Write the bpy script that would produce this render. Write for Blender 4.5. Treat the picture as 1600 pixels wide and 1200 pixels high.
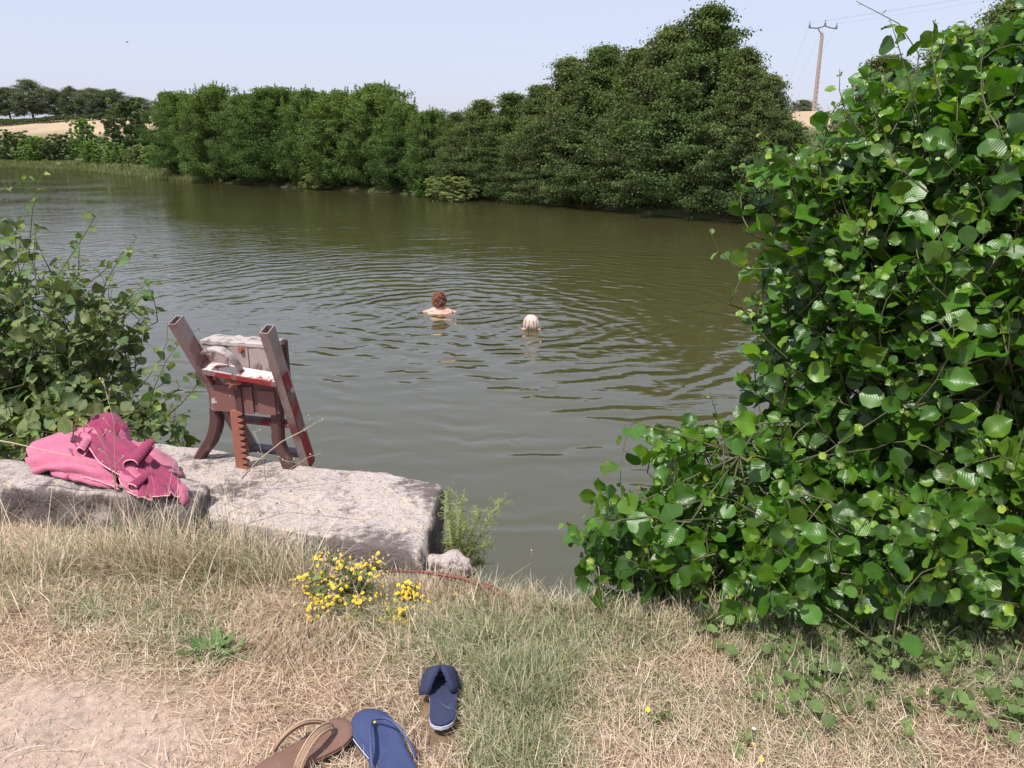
import bpy, bmesh, math, random
import numpy as np
from mathutils import Vector, noise as mnoise
R = math.radians
for o in list(bpy.data.objects): bpy.data.objects.remove(o)
scene = bpy.context.scene
C = scene.collection
# ------------------------------------------------------------------ camera
PITCH = R(16.93); F = 1209.0; CH = 2.3
cd = bpy.data.cameras.new('camera'); cam = bpy.data.objects.new('camera', cd); C.objects.link(cam)
cam.location = (0, 0, CH); cam.rotation_euler = (math.pi/2 - PITCH, 0, 0)
cd.sensor_width = 36; cd.lens = 36*F/1600; cd.clip_end = 3000; cd.clip_start = .05
scene.camera = cam
# ------------------------------------------------------------------ light
SUN_EL = R(62); SUN_AZ = R(215)      # compass-like angle from +Y, clockwise; behind the viewer and to the left
sv = Vector((math.sin(SUN_AZ)*math.cos(SUN_EL), math.cos(SUN_AZ)*math.cos(SUN_EL), math.sin(SUN_EL)))
w = bpy.data.worlds.new("World"); scene.world = w; w.use_nodes = True
nt = w.node_tree; bg = nt.nodes['Background']; bg.inputs[1].default_value = .14
sky = nt.nodes.new('ShaderNodeTexSky'); sky.sky_type = 'NISHITA'; sky.sun_disc = False
sky.sun_elevation = SUN_EL; sky.sun_rotation = SUN_AZ; sky.air_density = 1.0; sky.dust_density = 2.2; sky.ozone_density = 2.2
hz = nt.nodes.new('ShaderNodeMix'); hz.data_type = 'RGBA'; hz.inputs[0].default_value = .65; hz.inputs[7].default_value = (4.76, 4.86, 6.05, 1)
nt.links.new(sky.outputs[0], hz.inputs[6]); nt.links.new(hz.outputs[2], bg.inputs[0])
sd = bpy.data.lights.new('sun', 'SUN'); sd.energy = 4.5; sd.angle = R(.5); sd.color = (1, .95, .88)
so = bpy.data.objects.new('sun', sd); C.objects.link(so); so.rotation_euler = sv.to_track_quat('Z', 'Y').to_euler()
scene.view_settings.view_transform = 'Standard'; scene.view_settings.look = 'None'
scene.view_settings.exposure = .28; scene.view_settings.gamma = 1
try: scene.view_settings.use_curve_mapping = False
except Exception: pass
# ------------------------------------------------------------------ helpers
def ray(px, py):
    a = (px-800)/F; b = (600-py)/F
    c, s = math.cos(PITCH), math.sin(PITCH)
    return np.array([a, c + b*s, -s + b*c])
def at(px, py, Y):
    d = ray(px, py); return np.array([0, 0, CH]) + d*(Y/d[1])
def onz(px, py, z):
    d = ray(px, py); return np.array([0, 0, CH]) + d*((z-CH)/d[2])
def proj(P):
    P = np.asarray(P, float); c, s = math.cos(PITCH), math.sin(PITCH)
    x, y, z = P[..., 0], P[..., 1], P[..., 2]-CH
    D = y*c - z*s; U = y*s + z*c
    return np.stack([800+F*x/D, 600-F*U/D], -1)
def tag(o, label=None, cat=None, group=None, kind=None):
    if label: o['label'] = label
    if cat: o['category'] = cat
    if group: o['group'] = group
    if kind: o['kind'] = kind
    return o
def empty(name, loc, rz=0):
    o = bpy.data.objects.new(name, None); C.objects.link(o); o.location = loc; o.rotation_euler = (0, 0, rz); o.empty_display_size = .1
    return o
def put(name, me, parent=None):
    o = bpy.data.objects.new(name, me); C.objects.link(o)
    if parent: o.parent = parent
    return o
def np_mesh(name, V, Fc, mat, col=None, uv=None, smooth=False):
    V = np.ascontiguousarray(V, np.float32); Fc = np.ascontiguousarray(Fc, np.int32)
    k = Fc.shape[1]; me = bpy.data.meshes.new(name)
    me.vertices.add(len(V)); me.vertices.foreach_set('co', V.ravel())
    me.loops.add(Fc.size); me.loops.foreach_set('vertex_index', Fc.ravel())
    me.polygons.add(len(Fc)); me.polygons.foreach_set('loop_start', np.arange(0, Fc.size, k, dtype=np.int32))
    try: me.polygons.foreach_set('loop_total', np.full(len(Fc), k, np.int32))
    except Exception: pass
    if smooth: me.polygons.foreach_set('use_smooth', np.ones(len(Fc), bool))
    if col is not None:
        a = me.attributes.new('Col', 'FLOAT_COLOR', 'POINT')
        c4 = np.ones((len(V), 4), np.float32); c4[:, :3] = col; a.data.foreach_set('color', c4.ravel())
    if uv is not None:
        u = me.uv_layers.new(name='UVMap'); u.data.foreach_set('uv', np.ascontiguousarray(uv, np.float32)[Fc.ravel()].ravel())
    me.update(calc_edges=True); me.materials.append(mat)
    return me
def vnoise(x, y, seed=0):
    x = np.asarray(x, float); y = np.asarray(y, float)
    xi = np.floor(x).astype(np.int64); yi = np.floor(y).astype(np.int64); fx = x-xi; fy = y-yi
    fx = fx*fx*(3-2*fx); fy = fy*fy*(3-2*fy)
    def h(a, b):
        n = (a*374761393 + b*668265263 + seed*982451653) & 0xffffffff
        n = ((n ^ (n >> 13))*1274126177) & 0xffffffff
        return ((n ^ (n >> 16)) & 0xffff)/65535.
    return (h(xi, yi)*(1-fx)+h(xi+1, yi)*fx)*(1-fy)+(h(xi, yi+1)*(1-fx)+h(xi+1, yi+1)*fx)*fy
def fbm(x, y, oct=4, seed=0):
    s = 0; a = .5; t = 0
    for i in range(oct): s = s+a*vnoise(x*2**i, y*2**i, seed+i*7); t += a; a *= .5
    return s/t
class MB:
    def __init__(s): s.v = []; s.f = []
    def add(s, vs, fs):
        n = len(s.v); s.v += [tuple(map(float, q)) for q in vs]; s.f += [tuple(i+n for i in q) for q in fs]; return s
    def box(s, c, size, rot=None, bev=0):
        bm = bmesh.new(); bmesh.ops.create_cube(bm, size=1)
        for q in bm.verts: q.co = Vector((q.co.x*size[0], q.co.y*size[1], q.co.z*size[2]))
        if bev: bmesh.ops.bevel(bm, geom=bm.edges[:], offset=bev, segments=2, affect='EDGES', profile=.6)
        M = rot
        vs = [((M @ q.co) if M else q.co)+Vector(c) for q in bm.verts]; bm.verts.index_update()
        fs = [[q.index for q in f.verts] for f in bm.faces]; bm.free(); return s.add(vs, fs)
    def tube(s, pts, rad, n=6, flat=1.0, cap=True):
        P = [Vector(p) for p in pts]; m = len(P)
        if not hasattr(rad, '__len__'): rad = [rad]*m
        vs = []; ref = None
        for i, p in enumerate(P):
            t = (P[min(i+1, m-1)]-P[max(i-1, 0)])
            if t.length < 1e-9: t = Vector((0, 0, 1))
            t.normalize()
            if ref is None: ref = t.orthogonal().normalized() if abs(t.z) > .9 else Vector((0, 0, 1)).cross(t).normalized()
            a = (ref - t*ref.dot(t)); a = a.normalized() if a.length > 1e-6 else t.orthogonal().normalized()
            ref = a; b = t.cross(a)
            for k in range(n):
                w_ = 2*math.pi*k/n; vs.append(p+a*math.cos(w_)*rad[i]+b*math.sin(w_)*rad[i]*flat)
        fs = [(i*n+k, i*n+(k+1) % n, (i+1)*n+(k+1) % n, (i+1)*n+k) for i in range(m-1) for k in range(n)]
        if cap: fs += [tuple(range(n-1, -1, -1)), tuple(range((m-1)*n, m*n))]
        return s.add(vs, fs)
    def bar(s, pts, wv, w_, h_, bev=0):
        # sweep a rectangle (w_ along vector wv, h_ across) along pts; sizes may be lists
        P = [Vector(p) for p in pts]; m = len(P); W = Vector(wv).normalized(); vs = []
        for i, p in enumerate(P):
            t = (P[min(i+1, m-1)]-P[max(i-1, 0)]).normalized(); n_ = t.cross(W).normalized()
            ww = (w_[i] if hasattr(w_, '__len__') else w_)/2; hh = (h_[i] if hasattr(h_, '__len__') else h_)/2
            e = min(ww, hh)*.35
            for a, b in ((-1, -1), (1, -1), (1, 1), (-1, 1)):
                if bev:
                    vs.append(p+W*a*(ww-(e if a*b < 0 else 0))+n_*b*(hh-(e if a*b > 0 else 0)))
                    vs.append(p+W*a*(ww-(e if a*b > 0 else 0))+n_*b*(hh-(e if a*b < 0 else 0)))
                else: vs.append(p+W*a*ww+n_*b*hh)
        n = 8 if bev else 4
        fs = [(i*n+k, i*n+(k+1) % n, (i+1)*n+(k+1) % n, (i+1)*n+k) for i in range(m-1) for k in range(n)]
        fs += [tuple(range(n-1, -1, -1)), tuple(range((m-1)*n, m*n))]
        return s.add(vs, fs)
    def sphere(s, c, r, seg=12, rings=8):
        if not hasattr(r, '__len__'): r = (r, r, r)
        bm = bmesh.new(); bmesh.ops.create_uvsphere(bm, u_segments=seg, v_segments=rings, radius=1)
        bm.verts.index_update()
        vs = [(c[0]+q.co.x*r[0], c[1]+q.co.y*r[1], c[2]+q.co.z*r[2]) for q in bm.verts]
        fs = [[q.index for q in f.verts] for f in bm.faces]; bm.free(); return s.add(vs, fs)
    def build(s, name, mat, parent=None, smooth=False, fix=True):
        me = bpy.data.meshes.new(name); me.from_pydata(s.v, [], s.f)
        if fix:
            bm = bmesh.new(); bm.from_mesh(me); bmesh.ops.recalc_face_normals(bm, faces=bm.faces[:]); bm.to_mesh(me); bm.free()
        me.materials.append(mat)
        if smooth:
            for p in me.polygons: p.use_smooth = True
        return put(name, me, parent)
# ------------------------------------------------------------------ materials
def new_mat(name):
    m = bpy.data.materials.new(name); m.use_nodes = True
    return m, m.node_tree, m.node_tree.nodes['Principled BSDF']
def N(nt, typ, **kw):
    n = nt.nodes.new(typ)
    for k, v in kw.items():
        if k.startswith('i_'): n.inputs[k[2:].replace('_', ' ')].default_value = v
        else: setattr(n, k, v)
    return n
def ramp(nt, src, stops):
    r = nt.nodes.new('ShaderNodeValToRGB'); nt.links.new(src, r.inputs[0]); e = r.color_ramp.elements
    while len(e) < len(stops): e.new(.5)
    for q, (p, c) in zip(e, stops): q.position = p; q.color = (c[0], c[1], c[2], 1) if hasattr(c, '__len__') else (c, c, c, 1)
    return r.outputs[0]
def mixc(nt, f, a, b, typ='MIX'):
    m = nt.nodes.new('ShaderNodeMix'); m.data_type = 'RGBA'; m.blend_type = typ
    for i, v in ((0, f), (6, a), (7, b)):
        if isinstance(v, (int, float)): m.inputs[i].default_value = v
        elif isinstance(v, tuple): m.inputs[i].default_value = (*v, 1)
        else: nt.links.new(v, m.inputs[i])
    return m.outputs[2]
def nz(nt, scale, detail=4, rough=.55, vec=None, dist=0):
    n = N(nt, 'ShaderNodeTexNoise', i_Scale=scale, i_Detail=detail, i_Roughness=rough, i_Distortion=dist)
    if vec is not None: nt.links.new(vec, n.inputs['Vector'])
    return n.outputs[0]
def objco(nt): return nt.nodes.new('ShaderNodeTexCoord').outputs['Object']
def mathn(nt, op, a, b=None, c=None):
    m = nt.nodes.new('ShaderNodeMath'); m.operation = op
    for i, v in enumerate((a, b, c)):
        if v is None: continue
        if isinstance(v, (int, float)): m.inputs[i].default_value = v
        else: nt.links.new(v, m.inputs[i])
    return m.outputs[0]
def bump(nt, bsdf, h, strength=.5, dist=.01):
    b = N(nt, 'ShaderNodeBump', i_Strength=strength, i_Distance=dist)
    nt.links.new(h, b.inputs['Height']); nt.links.new(b.outputs[0], bsdf.inputs['Normal']); return b
def leaf_mat(name, rough=.4, trans=.35, veins=False, spec=.5, tcol=(1.5, 1.6, .5), vein_n=9, vs=.5):
    m, nt, b = new_mat(name)
    at_ = N(nt, 'ShaderNodeAttribute', attribute_name='Col'); col = at_.outputs['Color']
    b.inputs['Roughness'].default_value = rough; b.inputs['Specular IOR Level'].default_value = spec
    tr = nt.nodes.new('ShaderNodeBsdfTranslucent')
    if veins:
        uv = nt.nodes.new('ShaderNodeUVMap'); sp = nt.nodes.new('ShaderNodeSeparateXYZ'); nt.links.new(uv.outputs[0], sp.inputs[0])
        au = mathn(nt, 'ABSOLUTE', mathn(nt, 'SUBTRACT', sp.outputs[0], .5))
        ph = mathn(nt, 'SUBTRACT', sp.outputs[1], mathn(nt, 'MULTIPLY', au, .75))
        sn = mathn(nt, 'SINE', mathn(nt, 'MULTIPLY', ph, 2*math.pi*vein_n))
        mid = mathn(nt, 'LESS_THAN', au, .025)
        vein = mathn(nt, 'MAXIMUM', mathn(nt, 'GREATER_THAN', sn, .9), mid)
        c2 = mixc(nt, mathn(nt, 'MULTIPLY', vein, .35), col, mixc(nt, 1.0, col, (1.7, 1.5, 1.9), 'MULTIPLY'))
        nn = nz(nt, 30, 3, vec=None); c2 = mixc(nt, mathn(nt, 'MULTIPLY', nn, .5), c2, mixc(nt, 1.0, c2, (.72, .75, .7), 'MULTIPLY'))
        h = mathn(nt, 'SUBTRACT', mathn(nt, 'MULTIPLY', sn, -.5), mathn(nt, 'MULTIPLY', mid, 1.0))
        bp = bump(nt, b, h, vs, .0022); nt.links.new(bp.outputs[0], tr.inputs['Normal']); col = c2
    nt.links.new(col, b.inputs['Base Color'])
    tc = mixc(nt, 1.0, col, tcol, 'MULTIPLY'); nt.links.new(tc, tr.inputs[0])
    mx = nt.nodes.new('ShaderNodeMixShader'); mx.inputs[0].default_value = trans
    nt.links.new(b.outputs[0], mx.inputs[1]); nt.links.new(tr.outputs[0], mx.inputs[2])
    nt.links.new(mx.outputs[0], nt.nodes['Material Output'].inputs[0]); return m
def simple(name, col, rough=.6, var=.25, scale=20, bmp=.3, bd=.003, metal=0, spec=.5):
    m, nt, b = new_mat(name); o = objco(nt)
    n = nz(nt, scale, 5, .6, o); n2 = nz(nt, scale*5, 3, .6, o)
    c = mixc(nt, n, tuple(x*(1-var) for x in col), tuple(min(1, x*(1+var)) for x in col))
    nt.links.new(c, b.inputs['Base Color']); b.inputs['Roughness'].default_value = rough; b.inputs['Metallic'].default_value = metal
    b.inputs['Specular IOR Level'].default_value = spec
    bump(nt, b, mathn(nt, 'ADD', n, n2), bmp, bd); return m
M = {}
M['bark'] = simple('bark', (.12, .095, .07), .9, .4, 14, .8, .01)
M['twig'] = simple('twig', (.085, .085, .035), .7, .3, 30, .3, .002)
M['alder_leaf'] = leaf_mat('alder_leaf', .38, .34, True, .6, vs=.16)
M['hazel_leaf'] = leaf_mat('hazel_leaf', .55, .3, True, .4, vein_n=7, vs=.35)
M['tree_leaf'] = leaf_mat('tree_leaf', .7, .28, False, .12)
M['blade'] = leaf_mat('blade', .55, .25, False, .3, tcol=(1.2, 1.2, .8))
M['rust'] = simple('rust', (.27, .1, .065), .85, .35, 25, .6, .004)
M['metal'] = simple('metal', (.42, .38, .36), .5, .3, 12, .3, .002)
# ------------------------------------------------------------------ terrain
shore_px = [(-500, 252), (0, 262), (130, 267), (260, 281), (450, 293), (620, 303), (750, 312), (900, 323), (1050, 338), (1200, 352)]
SP = np.array([onz(a, b, 0) for a, b in shore_px])
SX = np.concatenate([[-900], SP[:, 0], [14, 20, 30, 60, 900]]); SY = np.concatenate([[SP[0, 1]], SP[:, 1], [21, 17, 14, 12, 12]])
LX = [-900, -8, -2.7, -2.25, -1.95, -.5, -.3, 0, .15, .5, 1.0, 1.5, 2, 3, 6, 20, 900]
LY = [6, 5.4, 5.0, 3.9, 3.1, 2.62, 2.6, 2.43, 2.36, 2.3, 2.27, 2.25, 2.3, 2.55, 3.4, 7, 8]
def sm(t): t = np.clip(t, 0, 1); return t*t*(3-2*t)
def gz(x, y):
    x = np.asarray(x, float); y = np.asarray(y, float)
    lip = np.interp(x, LX, LY) + .07*(vnoise(x*5, x*0, 3)-.5)
    d = y-lip
    near = .8 + .05*(fbm(x*2.2, y*2.2, 4, 5)-.5) + .012*(fbm(x*18, y*18, 3, 8)-.5)
    near = near - .05*sm((y-2.2)/.5) - .95*sm((d+.08)/.42) - 1.2*sm((d-.3)/2)
    f = y-np.interp(x, SX, SY)
    sl = np.interp(x, [-120, -40, 10, 33, 120], [1.15, .9, .72, .72, .85])
    hill = 7.2*sl*sm((f-4)/(np.interp(x, [-100, -60, -30, 20, 60], [48, 48, 62, 62, 60])))
    far = -1.4 + 1.4*sm((f+2.5)/2.5) + .45*sm(f/1.5) + hill + .5*(fbm(x*.08, y*.08, 3, 11)-.5)*sm(f/10)
    t = sm((y-6)/4)
    return near*(1-t)+far*t
def axis(lo, hi, a, b, fine, growth=1.09):
    mid = list(np.arange(a, b, fine)); s = fine; x = mid[-1]; up = []
    while x < hi: s *= growth; x += s; up.append(x)
    s = fine; x = a; dn = []
    while x > lo: s *= growth; x -= s; dn.append(x)
    return np.array(dn[::-1]+mid+up)
gx = axis(-900, 900, -2.4, 2.2, .025); gy = axis(-40, 1500, 1.1, 3.2, .025, 1.06)
X, Y = np.meshgrid(gx, gy); Z = gz(X, Y)
ny, nx = X.shape; I = np.arange(ny*nx).reshape(ny, nx)
Fq = np.stack([I[:-1, :-1], I[:-1, 1:], I[1:, 1:], I[1:, :-1]], -1).reshape(-1, 4)
pxy = proj(np.stack([X, Y, Z], -1)); pxy[Y < 1.0] = (800, 1300)
def blob(P, cx, cy, sx, sy): return np.exp(-(((P[..., 0]-cx)/sx)**2+((P[..., 1]-cy)/sy)**2))
def wblob(x, y, cx, cy, sx, sy):       # blob on the bank: centre and radii given at the ground plane
    c = onz(cx, cy, .8); r = onz(cx+sx, cy, .8)[0]-c[0]; ry = abs(onz(cx, cy-sy, .8)[1]-c[1])
    return np.exp(-((x-c[0])/r)**2-((y-c[1])/ry)**2)
def soilmap(x, y): 
    s = wblob(x, y, 40, 1190, 310, 115)*1.35 + wblob(x, y, -200, 1150, 350, 110)
    return np.clip(s*1.2-.25+.5*(fbm(x*6, y*6, 4, 21)-.5), 0, 1)
def greenmap(x, y):
    g = (wblob(x, y, 830, 1080, 130, 110)*.95 + wblob(x, y, 760, 985, 150, 50)*.8 + wblob(x, y, 1000, 990, 130, 35)*.6 + wblob(x, y, 1300, 1010, 130, 70)*.7
         + wblob(x, y, 1500, 1000, 160, 60)*.95 + wblob(x, y, 1270, 1090, 90, 50)*.5+ wblob(x, y, 1600, 1110, 80, 90)*.7+ wblob(x, y, 1120, 1060, 160, 60)*.35 + wblob(x, y, 1400, 1150, 200, 50)*.3+ wblob(x, y, 150, 960, 170, 30)*.5 + wblob(x, y, 300, 1000, 90, 40)*.6
         + wblob(x, y, 350, 880, 130, 40)*.55+ wblob(x, y, 820, 1190, 100, 40)*.7+ wblob(x, y, 560, 960, 80, 40)*.5)
    return np.clip(g*.92+1.15*(fbm(x*5, y*5, 4, 33)-.5), 0, 1)
soil = soilmap(X, Y); gr = greenmap(X, Y)
def L(r, g, b): return np.array([((c/255+.055)/1.055)**2.4 if c > 10 else c/3294 for c in (r, g, b)])
cs = np.array([.44, .335, .265]); cd_ = np.array([.27, .18, .12]); cg = np.array([.10, .10, .05]); cmud = np.array([.10, .08, .05])
n1 = fbm(X*9, Y*9, 4, 40)[..., None]
col = cd_*(.6+.8*n1); col = col*(1-gr[..., None]) + cg*(.6+.8*n1)*gr[..., None]; col = col*(1-soil[..., None])+cs*(.85+.3*n1)*soil[..., None]
f_ = Y-np.interp(X, SX, SY); farm = (Y > 8)
n2 = fbm(X*.7, Y*.7, 4, 60)[..., None]
cbank = np.array([.07, .09, .03])*(.6+.8*n2); cfield = np.array([.40, .30, .20])*(.85+.3*n2)
lim = np.interp(X, [-200, -60, -40, 12, 22, 60], [27, 27, 75, 75, 34, 34])  # dark bank tone runs far behind the trees, painted as shaded floor
fm = sm((f_-lim)/3)[..., None]
colf = cbank*(1-fm)+cfield*fm
col = np.where(farm[..., None], colf, col); col = np.where((Z < .02)[..., None], cmud, col)
def ground_mat():
    m, nt, b = new_mat('ground'); a = N(nt, 'ShaderNodeAttribute', attribute_name='Col'); o = objco(nt)
    n = nz(nt, 35, 6, .65, o); n3 = nz(nt, 240, 3, .6, o)
    c = mixc(nt, 1.0, a.outputs['Color'], ramp(nt, n, [(.3, .72), (.7, 1.25)]), 'MULTIPLY')
    nt.links.new(c, b.inputs['Base Color']); b.inputs['Roughness'].default_value = .95; b.inputs['Specular IOR Level'].default_value = .2
    bump(nt, b, mathn(nt, 'ADD', n, mathn(nt, 'MULTIPLY', n3, .3)), .8, .02); return m
tag(put('ground', np_mesh('ground', np.stack([X, Y, Z], -1).reshape(-1, 3), Fq, ground_mat(), col.reshape(-1, 3), smooth=True)), kind='structure')
# ------------------------------------------------------------------ water
SW1 = onz(687, 487, 0); SW2 = onz(830, 513, 0)
def water_mat():
    m, nt, b = new_mat('water'); geo = nt.nodes.new('ShaderNodeNewGeometry').outputs['Position']
    sp = nt.nodes.new('ShaderNodeSeparateXYZ'); nt.links.new(geo, sp.inputs[0])
    wob = mathn(nt, 'MULTIPLY', mathn(nt, 'SUBTRACT', nz(nt, .9, 3, .5, geo), .5), 1.3)
    def rings(cx, cy, lam, amp, r0, r1):
        dx = mathn(nt, 'SUBTRACT', sp.outputs[0], cx); dy = mathn(nt, 'SUBTRACT', sp.outputs[1], cy)
        r = mathn(nt, 'SQRT', mathn(nt, 'ADD', mathn(nt, 'MULTIPLY', dx, dx), mathn(nt, 'MULTIPLY', dy, dy)))
        s = mathn(nt, 'SINE', mathn(nt, 'MULTIPLY', mathn(nt, 'ADD', r, wob), 2*math.pi/lam))
        env = mathn(nt, 'MULTIPLY', mathn(nt, 'SMOOTH_MIN', mathn(nt, 'DIVIDE', r, r0), 1.0, .1), mathn(nt, 'POWER', 2.718, mathn(nt, 'MULTIPLY', r, -1./r1)))
        return mathn(nt, 'MULTIPLY', mathn(nt, 'MULTIPLY', s, amp), env)
    def stretch(sx, sy, rot=0):
        mp = N(nt, 'ShaderNodeMapping'); mp.inputs['Scale'].default_value = (sx, sy, 1); mp.inputs['Rotation'].default_value = (0, 0, rot)
        nt.links.new(geo, mp.inputs[0]); return mp.outputs[0]
    h = mathn(nt, 'ADD', rings(float(SW1[0]), float(SW1[1])+.2, .42, .0090, 1.0, 6.5), rings(float(SW2[0]), float(SW2[1])+.2, .33, .0060, .8, 5.5))
    # amplitude patches so that calm lanes and rippled lanes alternate
    patch = ramp(nt, nz(nt, .16, 2, .5, geo), [(.35, .25), (.62, 1)])
    faramp = mathn(nt, 'MULTIPLY_ADD', mathn(nt, 'SMOOTH_MIN', mathn(nt, 'DIVIDE', mathn(nt, 'MAXIMUM', mathn(nt, 'SUBTRACT', sp.outputs[1], 4.), 0.), 7.), 1.0, .1), .8, .2)
    n_a = mathn(nt, 'MULTIPLY', nz(nt, 1.0, 3, .55, stretch(1.6, 4.2, .12)), .015)
    n_b = mathn(nt, 'MULTIPLY', nz(nt, 1.0, 2, .5, stretch(5., 11., -.2)), .0045)
    n_ = mathn(nt, 'MULTIPLY', mathn(nt, 'ADD', n_a, n_b), faramp)
    h = mathn(nt, 'MULTIPLY', mathn(nt, 'ADD', h, n_), patch)
    h = mathn(nt, 'ADD', h, mathn(nt, 'MULTIPLY', nz(nt, .9, 2, .5, stretch(.8, 1.8, .3)), .013))
    bp = N(nt, 'ShaderNodeBump', i_Strength=1.0, i_Distance=1.0); nt.links.new(h, bp.inputs['Height'])
    c = mixc(nt, nz(nt, .3, 3, .5, geo), (.062, .060, .022), (.078, .075, .030))
    df = N(nt, 'ShaderNodeBsdfDiffuse'); nt.links.new(c, df.inputs[0])
    tp = N(nt, 'ShaderNodeBsdfTransparent'); tp.inputs[0].default_value = (.75, .62, .3, 1)
    mx = nt.nodes.new('ShaderNodeMixShader'); mx.inputs[0].default_value = .13
    nt.links.new(df.outputs[0], mx.inputs[1]); nt.links.new(tp.outputs[0], mx.inputs[2])
    gl = N(nt, 'ShaderNodeBsdfGlossy'); gl.inputs['Roughness'].default_value = .04; nt.links.new(bp.outputs[0], gl.inputs['Normal'])
    fr = N(nt, 'ShaderNodeFresnel', i_IOR=2.1); nt.links.new(bp.outputs[0], fr.inputs['Normal'])
    m2 = nt.nodes.new('ShaderNodeMixShader'); nt.links.new(fr.outputs[0], m2.inputs[0]); nt.links.new(mx.outputs[0], m2.inputs[1]); nt.links.new(gl.outputs[0], m2.inputs[2])
    nt.links.new(m2.outputs[0], nt.nodes['Material Output'].inputs[0]); return m
wx = [-300, 120]; wy = [2.0, 260]
tag(put('water', np_mesh('water', [(wx[0], wy[0], 0), (wx[1], wy[0], 0), (wx[1], wy[1], 0), (wx[0], wy[1], 0)], np.array([[0, 1, 2, 3]]), water_mat())), kind='structure')
# ------------------------------------------------------------------ leaves
def leaf_template(kind):
    rows = 8
    vv = np.linspace(0, 1, rows)
    if kind == 'alder': wd = np.array([.10, .62, .86, .99, 1.0, .9, .62, .14])*.46
    elif kind == 'hazel': wd = np.array([.12, .80, 1.0, .98, .86, .66, .40, .03])*.45
    elif kind == 'lance': wd = np.array([.06, .55, .85, 1.0, .95, .75, .42, .02])*.17
    us = np.array([-1, -.55, 0, .55, 1.])
    V = []; UV = []
    V += [(-.012, -.28, -.02), (0, -.28, -.02), (.012, -.28, -.02)]; 
    V = []; UV = []
    for i, v in enumerate(vv):
        ser = 1+(.05 if i % 2 else -.03)
        for u in us:
            x = u*wd[i]*(ser if abs(u) == 1 else 1); z = .30*abs(x)*(1-.3*v) - .16*v*v*1.0 + .05*math.sin(v*9)*abs(u)
            V.append((x, v - (.05*abs(u) if i == rows-1 else 0), z)); UV.append((.5+u*wd[i]/.92, v))
    n = len(us); Fc = [(i*n+k, i*n+k+1, (i+1)*n+k+1, (i+1)*n+k) for i in range(rows-1) for k in range(n-1)]
    b = len(V)     # petiole
    V += [(-.014, -.25, .01), (.014, -.25, .01), (.014, .02, .004), (-.014, .02, .004)]; UV += [(.5, 0)]*4; Fc += [(b, b+1, b+2, b+3)]
    return np.array(V), np.array(UV), np.array(Fc)
def norm(a): return a/np.maximum(np.linalg.norm(a, axis=-1, keepdims=True), 1e-9)
def frames(D, Nn):
    D = norm(D); Xx = norm(np.cross(D, Nn)); Nn = np.cross(Xx, D); return np.stack([Xx, D, Nn], -1)
def instance(T, P, Rm, S, col, extra=None, curl=0):
    V, UV, Fc = T; n = len(P)
    W = V[None]*S[:, None, None] if S.ndim == 1 else V[None]*S[:, None, :]
    if extra is not None: W = W*extra
    W = np.einsum('nij,nkj->nki', Rm, W)+P[:, None]
    F2 = Fc[None]+(np.arange(n)*len(V))[:, None, None]
    return W.reshape(-1, 3), F2.reshape(-1, Fc.shape[1]), np.tile(UV, (n, 1)) if UV is not None else None, np.repeat(col, len(V), 0)
def inpoly(P, poly):
    x, y = P[:, 0], P[:, 1]; c = np.zeros(len(P), bool); j = len(poly)-1
    for i in range(len(poly)):
        xi, yi = poly[i]; xj, yj = poly[j]
        t = ((yi > y) != (yj > y)) & (x < (xj-xi)*(y-yi)/((yj-yi) or 1e-9)+xi); c ^= t; j = i
    return c
def polydist(P, poly):
    d = np.full(len(P), 1e9); poly = np.array(poly, float)
    for i in range(len(poly)-1):
        a, b = poly[i], poly[i+1]; t = np.clip(((P-a)@(b-a))/((b-a)@(b-a)+1e-9), 0, 1)
        d = np.minimum(d, np.linalg.norm(P-(a+t[:, None]*(b-a)), axis=1))
    return d
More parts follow.
